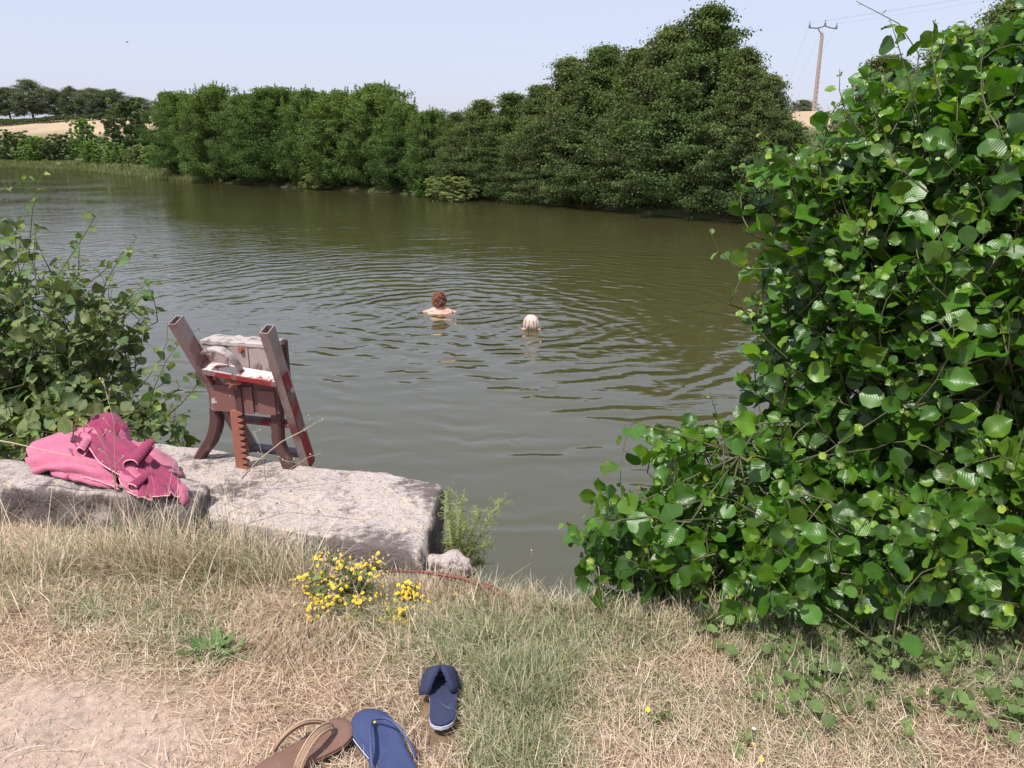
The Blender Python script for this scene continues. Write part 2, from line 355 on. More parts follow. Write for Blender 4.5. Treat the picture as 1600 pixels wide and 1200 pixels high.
def bush(name, label, poly, edge, ntwig, yfun, core, bases, shoots, kind, mat, lsize, cfun, seed, tw=(.18, .34), dens=None, per=(6, 10), up=.5):
    rng = np.random.default_rng(seed)
    poly = np.array(poly, float); lo = poly.min(0); hi = poly.max(0)
    tips = []
    while len(tips) < ntwig:
        q = rng.uniform(lo, hi, (ntwig*3, 2)); q = q[inpoly(q, poly)]
        e = polydist(q, edge)
        if dens is not None: k = rng.random(len(q)) < dens(q, e); q = q[k]; e = e[k]
        for (a, b), ee in zip(q, e):
            yf, yb = yfun(a, b, ee); t = rng.random()**1.5; p = at(a, b, yf+(yb-yf)*t)
            if p[2] < max(gz(p[0], p[1]), 0)+.04: continue
            tips.append(p)
            if len(tips) >= ntwig: break
    tips = np.array(tips); core = np.array(core)
    root = empty(name, tuple(bases[0]))
    tag(root, label[0], label[1])
    # limbs
    limbs = []
    for i in range(len(bases)*3):
        b = np.array(bases[i % len(bases)]); t = tips[rng.integers(len(tips))]; t = core*.25+t*.75 if i % 3 else t
        m = (b+t)/2+np.array([0, 0, .12])+rng.normal(0, .06, 3)
        s = np.linspace(0, 1, 9)[:, None]; limbs.append((1-s)**2*b+2*s*(1-s)*m+s*s*t)
    st = MB(); off = np.array(bases[0])
    for l in limbs: st.tube([q-off for q in l], list(np.linspace(.011, .003, len(l))), 6)
    allp = np.concatenate([l[2:] for l in limbs])
    LP = []; LD = []; LN = []; LS = []
    jobs = []
    for t in tips:
        out = norm(t-core); d = norm(out*rng.uniform(.5, 1.1)+np.array([0, 0, up])+rng.normal(0, .38, 3))
        ln = rng.uniform(*tw); jobs.append((t-d*ln, t, d, ln, True))
    for (a, b) in shoots: a = np.array(a); b = np.array(b); jobs.append((a, b, norm(b-a), np.linalg.norm(b-a), False))
    for (b0, t, d, ln, link) in jobs:
        bend = rng.normal(0, .035, 3)+np.array([0, 0, .02]); s = np.linspace(0, 1, 5)[:, None]
        c = b0*(1-s)+t*s+bend*4*s*(1-s)*ln/.3
        if link:
            q = allp[np.argmin(((allp-b0)**2).sum(1)+rng.random(len(allp))*.25)]
            if np.linalg.norm(q-b0) < .75:
                mm = (q+b0)/2+rng.normal(0, .03, 3); st.tube([q-off, mm-off, b0-off], [.0042, .0034, .0028], 4, cap=False)
        st.tube([q-off for q in c], [.0032, .0028, .0022, .0016, .001], 4, cap=False)
        n = rng.integers(*per) if link else max(5, int(ln/.045)); az = rng.random()*6.28
        for k in range(n):
            u = (k+.6)/n; i = min(int(u*4), 3); p = c[i]*(1-(u*4-i))+c[i+1]*(u*4-i)
            a1 = norm(np.cross(d, np.array([.3, .2, .9]))); b1 = np.cross(d, a1); ang = az+k*2.4+rng.normal(0, .4)
            side = a1*math.cos(ang)+b1*math.sin(ang)
            ld = norm(side+d*.55+np.array([0, 0, rng.uniform(-.25, .25)]))
            nn = norm(np.array([-.12, -.35, .62])+.35*norm(p-core)+rng.normal(0, .6, 3))
            sz = lsize*(1 if link else .72)*rng.uniform(.5, 1.2)*(1 if u < .55 else 1-.75*(u-.55)/.45)
            LP.append(p+ld*.25*sz); LD.append(ld); LN.append(nn); LS.append((sz*rng.uniform(.85, 1.1), sz, sz*rng.uniform(.3, 2.4)))
    LP, LD, LN, LS = map(np.array, (LP, LD, LN, LS))
    col = cfun(rng, LS[:, 1]/lsize)
    V, F2, UV, cc = instance(leaf_template(kind), LP-off, frames(LD, LN), LS, col)
    st.build('stems', M['twig'], root, True, fix=False)
    put('foliage', np_mesh('foliage', V, F2, mat, cc, UV, True), root)
    print(name, len(LP), 'leaves'); return root
def alder_col(rng, s):
    n = len(s); young = np.clip((.75-s)/.5, 0, 1)[:, None]*rng.random((n, 1))
    c = np.array([.049, .130, .012])*(1-young)+np.array([.20, .32, .05])*young
    c = c*rng.uniform(.6, 1.5, (n, 1)); k = rng.random(n) < .24; c[k] *= np.array([1.7, 1.35, .9]); return c
def hazel_col(rng, s):
    n = len(s); young = np.clip((.8-s)/.5, 0, 1)[:, None]*rng.random((n, 1))
    c = np.array([.155, .195, .075])*(1-young)+np.array([.24, .32, .07])*young
    c = c*rng.uniform(.6, 1.3, (n, 1)); k = rng.random(n) < .3; c[k] = c[k]*np.array([.6, .8, .7]); return c
edgeR = [(1750, -80), (1600, 10), (1530, 25), (1462, 48), (1435, 100), (1400, 115), (1365, 75), (1340, 100), (1325, 165), (1285, 205), (1200, 222), (1170, 285), (1215, 340), (1150, 385), (1180, 430), (1165, 500), (1160, 600), (1185, 660), (1075, 650), (1020, 690), (980, 740), (940, 780), (885, 815), (900, 890), (950, 940)]
polyR = edgeR+[(1090, 975), (1250, 965), (1420, 970), (1600, 975), (1900, 980), (1900, -80)]
def yR(a, b, e):
    yc = 3.1 if b < 600 else 3.1-.35*min(1, (b-600)/250)
    yc -= .25*max(0, min(1, (1150-a)/250))
    yf = yc-.8*math.sqrt(min(e/300, 1)); return yf, yc+.95*min(1, e/120)
def dR(q, e): return np.where((q[:, 0] < 1100) & (q[:, 1] > 600), .95, 1)*np.clip(.55+e/50, 0, 1)
sh = [((1392, 210, 2.75), (1338, 2, 2.8)), ((1440, 200, 2.7), (1390, 30, 2.7)), ((1365, 225, 2.8), (1312, 108, 2.75)), ((1200, 420, 2.8), (1108, 358, 2.8)), ((1225, 330, 2.9), (1142, 260, 2.85)),
      ((1290, 300, 2.8), (1185, 203, 2.85)), ((1470, 150, 2.6), (1462, 30, 2.7)), ((1060, 800, 2.6), (998, 682, 2.65)), ((985, 890, 2.55), (890, 818, 2.6)), ((1000, 900, 2.5), (905, 870, 2.5)),
      ((1140, 720, 2.65), (1108, 612, 2.7)), ((1050, 760, 2.6), (1040, 690, 2.6)), ((990, 850, 2.55), (940, 780, 2.6)), ((1120, 960, 2.35), (1095, 985, 2.3)), ((1210, 960, 2.3), (1130, 990, 2.2)), ((1200, 900, 2.5), (1120, 880, 2.5)),
      ((1450, 300, 2.3), (1380, 200, 2.35)), ((1560, 200, 2.3), (1540, 60, 2.4)), ((1230, 560, 2.7), (1160, 470, 2.7)), ((1600, 950, 2.1), (1480, 960, 2.1)), ((1420, 950, 2.15), (1330, 930, 2.15))]
alder = bush('alder_bush', ('large glossy green alder bush with round ribbed leaves leaning over the water at the right', 'bush'), polyR, edgeR, 1950, yR, at(1480, 620, 3.1),
     [at(1430, 960, 2.75), at(1250, 965, 2.7), at(1560, 970, 2.8), at(1680, 900, 3.1)], [(at(*a), at(*b)) for a, b in sh], 'alder', M['alder_leaf'], .080, alder_col, 4, dens=dR)
edgeL = [(-200, 290), (0, 330), (40, 340), (75, 350), (110, 350), (150, 385), (180, 400), (235, 430), (240, 480), (215, 540), (235, 590), (290, 605), (300, 640), (270, 680)]
polyL = edgeL+[(200, 700), (60, 745), (-200, 770)]
def yL(a, b, e): yc = 4.6-.55*max(0, min(1, (b-560)/120)); return yc-.7*math.sqrt(min(e/150, 1)), yc+.5*min(1, e/100)
def dL(q, e): return np.clip(.25+e/90, 0, 1)*np.where(q[:, 1] < 480, .55, 1)
shL = [((45, 400, 4.2), (98, 256, 4.3)), ((90, 430, 4.2), (145, 335, 4.3)), ((130, 450, 4.2), (215, 370, 4.3)), ((150, 500, 4.2), (248, 405, 4.3)), ((160, 530, 4.2), (255, 445, 4.2)),
       ((200, 620, 4.0), (262, 505, 4.1)), ((230, 650, 4.0), (312, 512, 4.0)), ((-40, 300, 4.4), (60, 262, 4.4)), ((250, 660, 3.9), (318, 560, 3.9)), ((230, 670, 3.9), (312, 640, 3.85)), ((0, 420, 4.1), (20, 320, 4.2)),
       ((170, 560, 4.1), (240, 540, 4.1)), ((60, 460, 4.0), (60, 345, 4.1)), ((210, 640, 4.0), (300, 600, 4.0))]
hazel = bush('hazel_bush', ('dusty green leafy bush growing behind the pink towel at the left edge of the pond', 'bush'), polyL, edgeL, 620, yL, at(60, 640, 4.6),
     [at(60, 690, 4.5), at(-60, 700, 4.6), at(150, 690, 4.3)], [(at(*a), at(*b)) for a, b in shL], 'hazel', M['hazel_leaf'], .088, hazel_col, 9, tw=(.2, .4), dens=dL, per=(5, 8), up=.6)
# ------------------------------------------------------------------ far trees
LT = (np.array([(-.5, 0, 0), (0, -.16, .05), (.5, 0, 0), (0, .5, -.04), (0, -.5, -.04)])[[0, 4, 2, 3]], None, np.array([[0, 1, 2, 3]]))
def tree_variant(seed, style, nl, H=7., Rw=2.4, leaf=.11, base=(.052, .085, .024)):
    rng = np.random.default_rng(seed); wood = MB(); base = np.array(base)
    P = []; D = []; Nn = []; S = []; Cc = []
    if style == 'oak': nb, t0 = 60, .16
    elif style == 'upright': nb, t0 = 90, .03
    elif style == 'shrub': nb, t0 = 40, .02
    else: nb, t0 = 95, .04
    top = H*(.9 if style != 'oak' else .8)
    wood.tube([(0, 0, -.6), (.05, 0, H*.25), (-.04, .05, H*.5), (0, 0, top)], [H*.028, H*.022, H*.014, H*.003], 7)
    if style == 'upright':
        for k in range(3): a = rng.random()*6.28; wood.tube([(0, 0, 0), (.4*math.cos(a), .4*math.sin(a), H*.4), (.8*math.cos(a), .8*math.sin(a), H*.85)], [H*.02, H*.012, .01], 6)
    w_ = nl/nb
    for i in range(nb):
        t = t0+(1-t0)*((i+rng.random())/nb)
        if style == 'cone': prof = (min(1, (1.02-t)*1.45))**1.0*(.92+.08*min(1, t/.2)); el = R(rng.uniform(5, 35)+25*t)
        elif style == 'oak': u = (t-t0)/(1-t0); prof = math.sqrt(max(.02, 1-(2*u-.85)**2*.85)); el = R(rng.uniform(0, 30)*(.4+u))
        elif style == 'shrub': prof = math.sqrt(max(.03, 1-t*t)); el = R(rng.uniform(10, 60))
        else: prof = (min(1, (1.02-t)*1.7))**.7*(.88+.12*min(1, t/.2)); el = R(rng.uniform(20, 50)+30*t)
        az = i*2.399+rng.normal(0, .3); ln = Rw*prof*rng.uniform(.72, 1.12)
        h0 = max(.05, t*H-ln*math.tan(el)*(.55 if t > .2 else .9)); dr = np.array([math.cos(az), math.sin(az), 0.])
        e_ = np.array([0, 0, h0])+dr*ln+np.array([0, 0, ln*math.tan(el)*.85])
        if e_[2] > H: e_[2] = H-rng.random()*H*.13
        mid = np.array([0, 0, h0])+dr*ln*.5+np.array([0, 0, ln*math.tan(el)*.55])
        wood.tube([(0, 0, h0), mid, e_], [.05*H/7, .03*H/7, .008], 4, cap=False)
        ncl = max(3, int(4+ln*3.2)); tint = rng.uniform(.7, 1.35)
        for c in range(ncl):
            s = .32+.72*(c+rng.random())/ncl
            cpt = (1-s)**2*np.array([0, 0, h0])+2*s*(1-s)*mid+s*s*e_ if s < 1 else e_
            cpt = cpt+rng.normal(0, .16+.1*ln*s*.5, 3)*np.array([1, 1, .6])
            m = int(w_/ncl*rng.uniform(.6, 1.4)); r = (rng.uniform(.22, .42) if style != 'cone' else rng.uniform(.13, .34))*(H/7)
            if style == 'upright': sc = np.array([1.05, 1.05, .95])
            elif style == 'oak': sc = np.array([1.5, 1.5, .9])
            else: sc = np.array([1.15, 1.15, .62])
            g = norm(rng.normal(0, 1, (m, 3)))*(rng.random((m, 1))**.45)*r
            if style in ('cone', 'oak'): g = g*(1+.5*rng.exponential(.6, (m, 1)))
            p = cpt+g*sc+(dr*rng.normal(0, .22, (m, 1)) if style == 'cone' else 0)
            out = norm(g+np.array([0, 0, .3*r])+dr*.2*r)
            P.append(p); Nn.append(norm(out+rng.normal(0, .45, (m, 3)))); D.append(rng.normal(0, 1, (m, 3))+(np.array([0, 0, 1.2]) if style == 'upright' else dr*.8))
            S.append(leaf*rng.uniform(.6, 1.3, m)); ct = tint*rng.uniform(.85, 1.18)
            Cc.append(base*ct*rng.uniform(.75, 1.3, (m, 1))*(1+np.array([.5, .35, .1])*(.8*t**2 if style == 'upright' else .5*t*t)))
    if style in ('upright', 'cone'):      # thin leader shoots above the crown
        for k in range(46 if style == 'upright' else 34):
            a = rng.random()*6.28; rr = Rw*.8*math.sqrt(rng.random()); hh = H*(1-(.28*(rr/Rw)**1.5 if style == 'upright' else .62*rr/Rw))
            s = rng.random((70, 1))**.8; p = np.array([rr*math.cos(a), rr*math.sin(a), hh-.5])+np.array([.1*math.cos(a), .1*math.sin(a), 1.])*s*rng.uniform(.6, 1.15)
            p = p+rng.normal(0, .07, p.shape)*(1.2-s); P.append(p); Nn.append(norm(rng.normal(0, 1, p.shape))); D.append(rng.normal(0, .6, p.shape)+np.array([0, 0, 1.]))
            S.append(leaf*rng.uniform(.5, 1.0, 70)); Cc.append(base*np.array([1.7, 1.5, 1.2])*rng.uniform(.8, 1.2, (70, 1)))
    P, D, Nn, S, Cc = map(np.concatenate, (P, D, Nn, S, Cc))
    k = P[:, 2] > .05; P, D, Nn, S, Cc = P[k], D[k], Nn[k], S[k], Cc[k]
    V, F2, _, cc = instance(LT, P, frames(D, Nn), np.stack([S, S*.72, S], -1), Cc)
    me_c = np_mesh('crown', V, F2, M['tree_leaf'], cc)
    o = wood.build('trunk', M['bark'], None, True, fix=False); me_t = o.data; bpy.data.objects.remove(o)
    return me_t, me_c, H, Rw
VAR = {}
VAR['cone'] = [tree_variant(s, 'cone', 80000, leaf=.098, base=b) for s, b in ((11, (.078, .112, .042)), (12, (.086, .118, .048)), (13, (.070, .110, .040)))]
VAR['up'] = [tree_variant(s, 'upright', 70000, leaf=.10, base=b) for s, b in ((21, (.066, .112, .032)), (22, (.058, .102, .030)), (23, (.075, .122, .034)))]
VAR['oak'] = [tree_variant(s, 'oak', 22000, H=9, Rw=4.2, leaf=.22, base=(.085, .108, .066)) for s in (31, 32)]  # oak leaves paler and bluer: distance haze put into the leaf colour
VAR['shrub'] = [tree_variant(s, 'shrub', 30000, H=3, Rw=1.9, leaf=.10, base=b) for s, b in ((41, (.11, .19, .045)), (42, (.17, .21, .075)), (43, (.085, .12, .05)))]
rt = random.Random(5)
def place(kind, vi, px, by, ty, wpx, label, cat, group, name, back=None, Y=None, sink=0.):
    mt, mc, H, Rw = VAR[kind][vi]
    if Y is None:
        b = onz(px, by, 0); Yb = b[1]
        half = wpx/2/F*Yb*1.03; Y = Yb+(half*.75 if back is None else back); sink = sink or .35
    top = at(px, ty, Y); z0 = max(float(gz(top[0], Y))-sink, -.15)
    half = wpx/2/F*Y*1.03; sx = half/Rw; sz = (top[2]-z0)/H
    e = empty(name, (top[0], Y, z0), rt.random()*6.28); e.scale = (sx, sx, sz)
    tag(e, label, cat, group)
    put('trunk', mt, e); put('crown', mc, e); return e
g1 = 'trees lining the far left shore'; g2 = 'alders lining the far right shore'; g3 = 'oaks on the skyline of the stubble field'
ord_ = ['first', 'second', 'third', 'fourth', 'fifth', 'sixth', 'seventh', 'eighth', 'ninth', 'tenth', 'eleventh', 'twelfth', 'thirteenth']
left = [(286, 282, 146, 80), (335, 287, 138, 88), (385, 290, 146, 76), (430, 292, 144, 84), (478, 295, 142, 84), (530, 298, 141, 88), (585, 301, 136, 90), (630, 304, 160, 80), (672, 308, 178, 66)]
for i, (a, b, c, d) in enumerate(left):
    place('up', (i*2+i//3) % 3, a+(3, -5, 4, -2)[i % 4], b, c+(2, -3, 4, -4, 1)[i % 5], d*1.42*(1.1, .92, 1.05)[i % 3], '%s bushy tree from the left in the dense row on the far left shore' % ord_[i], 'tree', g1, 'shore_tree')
right = [(712, 311, 182, 56), (752, 313, 164, 84), (800, 316, 154, 90), (846, 320, 140, 92), (892, 324, 100, 104), (945, 328, 82, 118), (1000, 333, 84, 120), (1052, 338, 52, 126), (1112, 344, 22, 150), (1166, 349, 84, 116), (1203, 351, 128, 96), (1236, 353, 196, 90)]
for i, (a, b, c, d) in enumerate(right):
    lb = 'tallest pointed alder rising over the far right shore' if i == 8 else '%s conical alder from the gap in the tree line, along the far right shore' % ord_[i]
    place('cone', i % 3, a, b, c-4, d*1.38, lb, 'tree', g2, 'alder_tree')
# lower left shore and hill
place('shrub', 2, 200, 262, 158, 96, 'rounded dark green willow set back left of the dense tree row', 'tree', None, 'willow_tree', Y=92, sink=0)
place('up', 1, 262, 262, 146, 60, 'tree behind the left end of the dense shore row', 'tree', None, 'shore_tree', Y=84)
place('shrub', 0, 128, 266, 186, 44, 'small bright green tree beside the rounded willow', 'tree', None, 'young_tree', Y=98)
shr = [(20, 260, 206, 70, 2, 'grey green shrub at the far left water edge'), (56, 262, 214, 60, 0, 'bright green shrub between two grey green shrubs on the far left bank'), (92, 262, 210, 60, 2, 'grey green shrub right of the bright green one on the far left bank'),
       (140, 266, 220, 40, 0, 'low light green bush on the bank below the small bright tree'), (175, 268, 222, 44, 0, 'low light green bush on the bank below the rounded willow'), (215, 272, 228, 50, 1, 'pale leafy bush on the left bank near the tree row'), (243, 276, 226, 40, 0, 'light green bush touching the left end of the tree row'),
       (-40, 258, 206, 90, 2, 'wide grey green shrub just outside the far left bank')]
for a, b, c, d, v, l in shr: place('shrub', v, a, b, c, d, l, 'bush', 'shrubs on the far left bank', 'shrub', back=.8)
place('shrub', 0, 662, 306, 278, 44, 'bright green low bush at the water edge beside the pale island bush', 'bush', 'low bushes at the far water edge', 'shrub', back=-.9)
place('shrub', 1, 705, 312, 277, 82, 'pale yellow green bush standing in the water before the tree line gap', 'bush', 'low bushes at the far water edge', 'shrub', back=-.9)
place('shrub', 1, 487, 296, 272, 42, 'small pale bush jutting from under the far left tree row', 'bush', 'low bushes at the far water edge', 'shrub', back=-.2)
oaks = [(8, 140, 44, 0, 'oak cut by the left picture edge on the stubble field skyline'), (42, 128, 52, 0, 'tallest oak on the skyline above the stubble field'), (80, 143, 34, 1, 'slim airy oak right of the tallest skyline oak'), (108, 139, 36, 1, 'open crowned oak in the middle of the skyline oaks'),
        (140, 141, 46, 0, 'dense round oak left of the broad skyline oak'), (172, 143, 52, 1, 'broad oak at the right end of the skyline oaks'), (214, 155, 50, 0, 'low oak showing over the rounded willow'), (-40, 138, 60, 1, 'oak beyond the left picture edge')]
for a, c, d, v, l in oaks: place('oak', v, a, 0, c-2, d*1.15, l, 'tree', g3, 'oak_tree', Y=165)
place('oak', 0, 1256, 0, 157, 44, 'dark oak on the skyline left of the power pole', 'tree', None, 'oak_tree', Y=110)
place('oak', 1, 1286, 0, 180, 26, 'small dark oak just right of the foot of the power pole', 'tree', None, 'oak_tree', Y=112)
place('oak', 1, 1318, 0, 184, 24, 'tiny oak on the skyline between power pole and alder bush', 'tree', None, 'oak_tree', Y=114)
for a, c, d, l in ((1390, 92, 170, 'thin leaved dark tree showing left of the alder bush top'), (1500, 50, 190, 'middle dark tree behind the alder bush top'), (1590, 6, 210, 'tall dark tree behind the alder bush at the right picture edge')):
    place('cone', 1, a, 0, c, d, l, 'tree', 'trees behind the alder bush', 'background_tree', Y=30)
# skyline hedge
rng = np.random.default_rng(77)
n = 26000; hx = rng.uniform(-175, -75, n); hy = 158+rng.normal(0, 1.2, n); hh = (.4+.6*fbm(hx*.2, hx*0, 3, 4)); hz = gz(hx, hy)+hh*np.sqrt(rng.random(n))
P = np.stack([hx, hy, hz], -1); Sz = rng.uniform(.2, .4, n)
o0 = np.array([-120, 158, 0])
V, F2, _, cc = instance(LT, P-o0, frames(rng.normal(0, 1, (n, 3)), norm(rng.normal(0, .5, (n, 3))+np.array([0, -.3, .8]))), Sz, np.array([.06, .08, .035])*rng.uniform(.6, 1.3, (n, 1)))
hd = put('hedge', np_mesh('hedge', V, F2, M['tree_leaf'], cc)); hd.location = tuple(o0)
tag(hd, 'long low dark hedge along the top of the stubble field', 'hedge')
# ------------------------------------------------------------------ ribbons: grass, straw
def blades(P, az, lean, ln, wd, bend, col, seg=3):
    n = len(P); s = np.linspace(0, 1, seg+1)
    h = np.stack([np.cos(az), np.sin(az), 0*az], -1); side = np.stack([-np.sin(az), np.cos(az), 0*az], -1)
    V = np.zeros((n, (seg+1)*2, 3)); pos = P.copy()
    for i in range(seg+1):
        a = lean+bend*s[i]
        if i: pos = pos+(h*np.sin(a)[:, None]+np.array([0, 0, 1.])*np.cos(a)[:, None])*(ln/seg)[:, None]
        ww = wd*(1-.85*s[i]**2)/2
        V[:, 2*i] = pos-side*ww[:, None]; V[:, 2*i+1] = pos+side*ww[:, None]
    k = (seg+1)*2; Fb = np.array([(2*i, 2*i+1, 2*i+3, 2*i+2) for i in range(seg)])
    F2 = Fb[None]+(np.arange(n)*k)[:, None, None]
    return V.reshape(-1, 3), F2.reshape(-1, 4), np.repeat(col, k, 0)
def onground(n, rng, x0=-3.2, x1=3.4, y0=1.25, y1=3.4):
    x = rng.uniform(x0, x1, n); y = y0+(y1-y0)*rng.random(n)
    d = y-np.interp(x, LX, LY); k = d < .12; return x[k], y[k]
_b = onz(696, 752, .85)[:2]; _a = onz(220, 683, .85)[:2]; _a = _b+(_a-_b)*1.45
SLAB = [tuple(_a), tuple(_b), (-.34, 2.6), (-2.7, 3.33)]
BLOCK = [(-3.3, 3.62), (-1.30, 3.08), (-1.27, 2.80), (-3.3, 3.30)]
SHOE = [(onz(*a, .82)[:2], onz(*b, .82)[:2]) for a, b in (((400, 1226), (547, 1138)), ((650, 1272), (566, 1121)), ((690, 1144), (686, 1052)))]
def clear(x, y, mg=.055):
    q = np.stack([x, y], -1); ok = np.ones(len(q), bool)
    for a, b in SHOE:
        t = np.clip(((q-a)@(b-a))/((b-a)@(b-a)), 0, 1); ok &= np.linalg.norm(q-(a+t[:, None]*(b-a)), axis=1) > mg
    return ok & _clear(q)
def _clear(q):
    return ~(inpoly(q, SLAB) | inpoly(q, BLOCK))
rng = np.random.default_rng(3)
straw = np.array([[.70, .56, .40], [.56, .42, .31], [.78, .66, .50], [.38, .26, .18], [.70, .57, .47]]); greens = np.array([[.24, .27, .13], [.34, .36, .21], [.15, .18, .065], [.46, .46, .31]])
# lying straw
x, y = onground(330000, rng); k = clear(x, y); x, y = x[k], y[k]
so_ = soilmap(x, y); k = rng.random(len(x)) > so_*.97; x, y = x[k], y[k]
dn = fbm(x*4, y*4, 3, 91); k = rng.random(len(x)) < .35+dn; x, y = x[k], y[k]; n = len(x)
flow = 6.28*fbm(x*1.5, y*1.5, 2, 71)
az = flow+rng.normal(0, 1.2, n); P = np.stack([x, y, gz(x, y)+rng.random(n)**2*.03], -1)
col = straw[rng.integers(0, 5, n)]*rng.uniform(.7, 1.2, (n, 1))
gm = greenmap(x, y); k = rng.random(n) < gm*.8; col[k] = greens[rng.integers(0, 4, k.sum())]
V, F2, cc = blades(P, az, rng.uniform(1.1, 1.65, n), rng.uniform(.02, .08, n), rng.uniform(.0009, .0021, n), rng.normal(.15, .7, n), col)
tag(put('dry_grass', np_mesh('dry_grass', V, F2, M['blade'], cc)), 'flattened straw coloured grass covering the trodden bank', 'grass', kind='stuff')
# coarse bright straws in clumps
x, y = onground(13000, rng); k = clear(x, y, .13); x, y = x[k], y[k]; so_ = soilmap(x, y)
k = rng.random(len(x)) < np.clip(fbm(x*7, y*7, 3, 15)*2.2-.75, .03, 1)*(1-.85*so_); x, y = x[k], y[k]; n = len(x)
col = np.array([[.72, .58, .42], [.66, .5, .33], [.55, .4, .27], [.74, .62, .5]])[rng.integers(0, 4, n)]*rng.uniform(.75, 1.1, (n, 1))
V1, F1, C1 = blades(np.stack([x, y, gz(x, y)+rng.random(n)*.02], -1), 6.28*fbm(x*2, y*2, 2, 5)+rng.normal(0, .8, n), rng.uniform(.9, 1.55, n), rng.uniform(.05, .16, n), rng.uniform(.0014, .0028, n), rng.normal(.2, .9, n), col, 6)
tag(put('straw', np_mesh('straw', V1, F1, M['blade'], C1)), 'coarse pale straws scattered over the flattened grass', 'straw', kind='stuff')
# short upright grass, dry and green
x, y = onground(210000, rng); k = clear(x, y); x, y = x[k], y[k]
gm = greenmap(x, y); so_ = soilmap(x, y); edge_ = np.exp(-((y-np.interp(x, LX, LY))/.18)**2)
k = rng.random(len(x)) < np.clip(.12*fbm(x*3, y*3, 2, 66)*2+.9*gm+.35*edge_-so_*1.2, 0, 1); x, y, gm, edge_ = x[k], y[k], gm[k], edge_[k]; n = len(x)
col = straw[rng.integers(0, 5, n)]*rng.uniform(.7, 1.15, (n, 1)); k = rng.random(n) < np.clip(gm*1.15+.1, 0, .93); col[k] = greens[rng.integers(0, 4, k.sum())]*rng.uniform(.6, 1.2, (k.sum(), 1))
P = np.stack([x, y, gz(x, y)-.003], -1)
V, F2, cc = blades(P, rng.random(n)*6.28, np.abs(rng.normal(.3, .4, n)), rng.uniform(.025, .075, n)*(1+.5*edge_+.25*gm), rng.uniform(.0011, .0027, n), rng.normal(.8, .6, n), col, 4)
tag(put('green_grass', np_mesh('green_grass', V, F2, M['blade'], cc)), 'short grey green grass growing in patches through the straw', 'grass', kind='stuff')
# tufts of long grass (hay) along the concrete and lip
def tuft(cx, cy, n, spread, ln, leanr, cmix, azm=None, azs=3.14, z0=.78, wd=(.0015, .003)):
    c = onz(cx, cy, z0); x = c[0]+rng.normal(0, spread, n); y = c[1]+rng.normal(0, spread*.6, n)
    az = rng.uniform(0, 6.28, n) if azm is None else rng.normal(azm, azs, n)
    col = straw[rng.integers(0, 5, n)]*rng.uniform(.75, 1.15, (n, 1)); k = rng.random(n) < cmix; col[k] = greens[rng.integers(0, 4, k.sum())]*rng.uniform(.7, 1.1, (k.sum(), 1))
    zz = gz(x, y); zz = np.where(zz < .3, .5, zz)
    return blades(np.stack([x, y, zz-.005], -1), az, np.abs(rng.normal(*leanr, n)), rng.uniform(*ln, n), rng.uniform(*wd, n), rng.normal(.7, .4, n), col, 6)
T = []
for a in [(20, 900, 260, .10), (90, 890, 260, .1), (150, 880, 300, .09), (200, 870, 350, .07), (250, 880, 320, .08), (310, 880, 320, .09), (370, 885, 300, .09), (430, 895, 320, .08), (480, 900, 260, .07), (-60, 900, 300, .12), (60, 950, 160, .12), (330, 930, 160, .1)]:
    T.append(tuft(a[0], a[1], a[2], a[3]*1.2, (.08, .24), (.65, .45), .5, wd=(.0015, .0042)))
for a in [(430, 960), (400, 930), (450, 1000), (480, 960), (420, 1020), (500, 1000), (540, 980)]: T.append(tuft(a[0], a[1], 380, .06, (.12, .22), (1.15, .25), .12, -1.5, .35))
for a in [(620, 930), (700, 930), (760, 945), (820, 955), (880, 960), (950, 975), (1020, 985), (1080, 985), (1150, 985), (1220, 975), (1280, 970), (1350, 980), (1420, 985), (1500, 990), (1580, 1000), (1250, 1000), (1400, 1010)]:
    T.append(tuft(a[0], a[1], 240, .07, (.05, .15), (.35, .35), .45 if a[0] < 1200 else .8))
for a in [(830, 1085), (790, 1060), (850, 1110), (800, 1010), (870, 1040), (740, 1010), (820, 1180), (760, 1060)]: T.append(tuft(a[0], a[1], 260, .055, (.04, .11), (.5, .4), .9))
for a in [(40, 905), (120, 905), (170, 890), (200, 885), (235, 890), (280, 895), (320, 890), (350, 890), (400, 900), (450, 905), (300, 900), (260, 905), (-20, 905)]:
    T.append(tuft(a[0], a[1], 110, .06, (.18, .38), (.5, .4), .42, wd=(.0012, .003))); T.append(tuft(a[0], a[1], 10, .07, (.34, .52), (.45, .35), .15, wd=(.0012, .0022)))
for a in [(830, 1080), (845, 1115), (800, 1100), (810, 1060), (870, 1075)]: T.append(tuft(a[0], a[1], 260, .05, (.05, .13), (.4, .35), .97))
def joinparts(T):
    V = []; Fs = []; Cs = []; o = 0
    for v, f, c in T: V.append(v); Fs.append(f+o); Cs.append(c); o += len(v)
    return np.concatenate(V), np.concatenate(Fs), np.concatenate(Cs)
V, F2, cc = joinparts(T)
tag(put('long_grass', np_mesh('long_grass', V, F2, M['blade'], cc)), 'longer dry and green grass tufts along the concrete and the bank edge', 'grass', kind='stuff')
